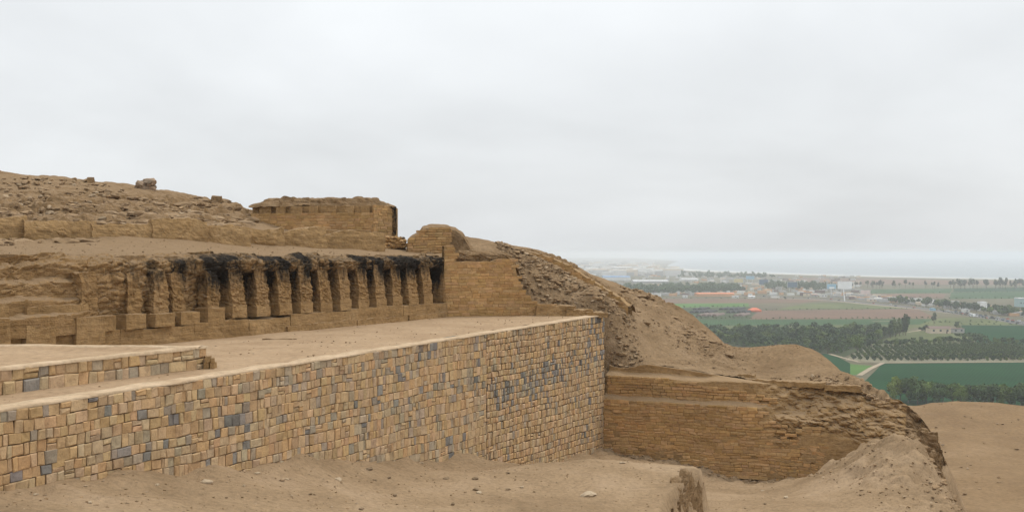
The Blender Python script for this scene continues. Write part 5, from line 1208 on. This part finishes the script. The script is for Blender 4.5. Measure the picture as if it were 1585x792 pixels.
MB().box((x, y, 0), (1.6, 1.6, 14)).build('shaft', [MATS['white_wall']], e); MB().box((x, y, 14), (2.6, 2.6, 2.5)).build('tank', [MATS['white_wall']], e)
x, y = gp(1168, 482); e = empty('tent', (x, y, 0), 'bright red-orange tent at the corner of the ploughed field', 'tent')
w = 18/F*y/2; h = 6/F*y; obj('canopy', [(x-w, y-7, h*.45), (x+w, y-7, h*.45), (x+w, y+7, h*.45), (x-w, y+7, h*.45), (x-w*.35, y, h), (x+w*.35, y, h)], [(0, 1, 5, 4), (1, 2, 5), (2, 3, 4, 5), (3, 0, 4)], MATS['red_cloth'], e)
obj('side_wall', *boxmesh((x, y, 0), (w*1.96, 13.6, h*.45)), MATS['red_cloth'], e)
k_ = 0
for px in range(1072, 1160, 8):        # nursery tunnels, slanting rows
    for py in (478.5, 483, 488):
        k_ += 1
        if (k_*5) % 7 < 3: continue
        x, y = gp(px+(py-478)*-1.1, py); s = []
        for j in range(7): a_ = math.pi*j/6; s.append((math.cos(a_)*2.6, math.sin(a_)*2.2))
        L_ = 17; V = [(x+c, y-L_, z_+0.1) for c, z_ in s]+[(x+c+L_*0.9, y+L_, z_+0.1) for c, z_ in s]
        dk = k_ % 3 != 0
        o = obj('nursery_tunnel', V, [(j, j+1, 8+j, 7+j) for j in range(6)]+[tuple(range(7))[::-1], tuple(range(7, 14))], MATS['black' if dk else 'brown_roof'])
        tag(o, ('black' if dk else 'brownish')+' low nursery tunnel in the plots left of the orange tent', 'tunnel', ('black' if dk else 'brownish')+' nursery tunnels')
def billboard(px, pybase, pyt, pyb, wpx, mat, label, two=False):
    x, y = gp(px, pybase); zt_, zb_ = EYE-(pyt-392)/F*y, EYE-(pyb-392)/F*y; w = wpx/F*y
    e = empty('billboard', (x, y, 0), label, 'billboard', 'billboards along the highway')
    obj('panel', *boxmesh((x, y, zb_), (w, 0.8, zt_-zb_)), MATS[mat], e)
    m = MB()
    for dz in (-0.25, zt_-zb_): m.box((x, y, zb_+dz), (w+0.5, 1.0, 0.3))
    for sx in (-1, 1): m.box((x+sx*(w/2+0.15), y, zb_), (0.3, 1.0, zt_-zb_))
    m.build('frame', [MATS['steel']], e)
    for dx_ in ((-w*0.3, w*0.3) if two else (0,)):
        V, Fc = trunk_mesh(zb_, 0.75 if not two else 0.5, 0.7 if not two else 0.5, 1, 0); obj('pole', np.array(V)*np.array([0.6 if False else 1, 1, 1])*np.array([1, 1, 1])+np.array([x+dx_, y, 0]), Fc, MATS['panel_white' if mat == 'panel_white' else 'steel'], e)
    return e
billboard(1307.5, 466, 435.5, 447, 22, 'panel_white', 'large blank white billboard on a tall white pole')
bb = billboard(1287, 456, 439.5, 446.8, 14, 'blue_panel', 'blue and white billboard just left of the large white one')
x, y = gp(1287, 456); obj('poster', *boxmesh((x+0.4, y-0.5, EYE-(446.3-392)/F*y), (8.0, 0.1, 2.4)), MATS['panel_white'], bb.children[0])
billboard(1339.5, 461, 449, 455, 15, 'pink_panel', 'low pale pinkish billboard right of the large white one')
billboard(1182, 447, 432.5, 440, 14, 'dark_panel', 'dark blue billboard back, left of its twin', True)
billboard(1226.5, 451, 436.5, 444.5, 15, 'dark_panel', 'dark blue billboard back nearest the round tree', True)
billboard(1143, 443, 431.5, 437, 14, 'yellow_wall', 'faded yellow billboard near the thin white tower', True)
billboard(1161, 437, 427, 432, 13, 'blue_panel', 'small far blue billboard right of the yellow one', True)
# ------------------------------------------------------------------ traffic
def car_mesh(m, bus=False):
    b = MB()
    if bus:
        b.box((0, 0, 0.5), (11, 2.5, 2.6)); b.box((0, 0, 1.8), (10.6, 2.54, 0.8), m=1)
        xs = (-3.6, 3.6)
    else:
        b.box((0, 0, 0.35), (4.3, 1.75, 0.6)); V = [(-1.5, -.8, .95), (1.1, -.8, .95), (1.1, .8, .95), (-1.5, .8, .95), (-1.0, -.7, 1.5), (0.5, -.7, 1.5), (0.5, .7, 1.5), (-1.0, .7, 1.5)]
        b.add((V, [(0, 1, 5, 4), (1, 2, 6, 5), (2, 3, 7, 6), (3, 0, 4, 7)]), 1); b.add((V, [(4, 5, 6, 7)]), 0); xs = (-1.35, 1.35)
    for sx in xs:
        for sy in (-1, 1): b.box((sx, sy*(0.82 if not bus else 1.2), 0.0), (0.62, 0.2, 0.62), m=2)
    return mesh('car', np.array(b.V), b.F, [MATS[m], MATS['dark_glass'], MATS['black']], mi=b.M)
CM = [(car_mesh(m), c) for m, c in (('panel_white', 'white'), ('grey_roof', 'grey'), ('dark_panel', 'dark blue'), ('red_cloth', 'red'), ('black', 'black'))]
BM = car_mesh('blue_panel', True), car_mesh('panel_white', True)
def on_road(q):
    P = np.array([gp(*p) for p in ROAD]); i = min(int(q), len(P)-2); f = q-i; a = P[i]*(1-f)+P[i+1]*f; d = P[i+1]-P[i]; d /= np.linalg.norm(d); return a, d
for k in range(44):
    q = 1.0+3.0*(k/44)**1.0 if k < 34 else 4+(k-34)*0.35; a, d = on_road(q+rnd.uniform(-.03, .03)); ln = (-7, -3.5, 3.5, 7)[k % 4]; i = (k*3+k//5) % 5
    o = bpy.data.objects.new('car', CM[i][0]); COL.objects.link(o); o.location = (a[0]-d[1]*ln, a[1]+d[0]*ln, 0.21); o.rotation_euler = (0, 0, math.atan2(d[1], d[0])+(math.pi if ln > 0 else 0))
    tag(o, f'{CM[i][1]} car driving on the far highway', 'car', f'{CM[i][1]} cars on the highway')
for k, (q, lab) in enumerate(((3.35, 'blue and white bus on the highway below the yellow-walled building'), (2.3, 'white bus on the highway below the white houses'))):
    a, d = on_road(q); o = bpy.data.objects.new('bus', BM[k]); COL.objects.link(o); o.location = (a[0]-d[1]*10.5, a[1]+d[0]*10.5, 0.21); o.rotation_euler = (0, 0, math.atan2(d[1], d[0])); tag(o, lab, 'bus')
# far town on the left, lost in the haze
m = MB(); rr = random.Random(5)
for k in range(420):
    px, py = rr.uniform(870, 1045), rr.uniform(407, 427); x, y = gp(px, py)
    if px > 1010 and py < 415: continue
    m.box((x, y, 0), (rr.uniform(15, 60), rr.uniform(15, 50), rr.uniform(5, 18)), rr.uniform(-.3, .3), rr.choice((0, 0, 1, 2)))
tag(m.build('distant_town', [MATS['white_wall'], MATS['grey_wall'], MATS['cream_wall']]), 'hazy low town far off behind the factory', 'town', kind='stuff')
m = MB()
for k in range(520):
    px, py = (rr.uniform(960, 1330), rr.uniform(427, 458)) if k < 330 else ((lambda a: (a, np.interp(a, [1290, 1420, 1600], [461, 472, 492])-rr.uniform(0, 7)))(rr.uniform(1290, 1600)))
    x, y = gp(px, py); m.box((x, y, 0), (rr.uniform(4, 15), rr.uniform(4, 12), rr.uniform(2.5, 5)), rr.uniform(-.5, .5), rr.choice((0, 1, 1, 2, 3, 4, 5)))
tag(m.build('scattered_sheds', [MATS['white_wall'], MATS['grey_wall'], MATS['cream_wall'], MATS['brown_roof'], MATS['orange_wall'], MATS['grey_roof']]), 'scatter of tiny far sheds and yards on the plain', 'sheds', kind='stuff')

# ------------------------------------------------------------------ haze
hz = bpy.data.materials.new('haze_air'); hz.use_nodes = True; t = hz.node_tree; t.nodes.remove(t.nodes['Principled BSDF'])
pvn = t.nodes.new('ShaderNodeVolumePrincipled'); pvn.inputs['Color'].default_value = (0.93, 0.965, 1.0, 1); pvn.inputs['Density'].default_value = 1.8e-4; pvn.inputs['Anisotropy'].default_value = 0.0
t.links.new(pvn.outputs[0], t.nodes['Material Output'].inputs['Volume'])
o = obj('haze', *boxmesh((3000, 8200, -3.2), (20400, 17400, EYE+9.5+3.2)), hz); tag(o, 'thin sea haze over the valley', kind='stuff')
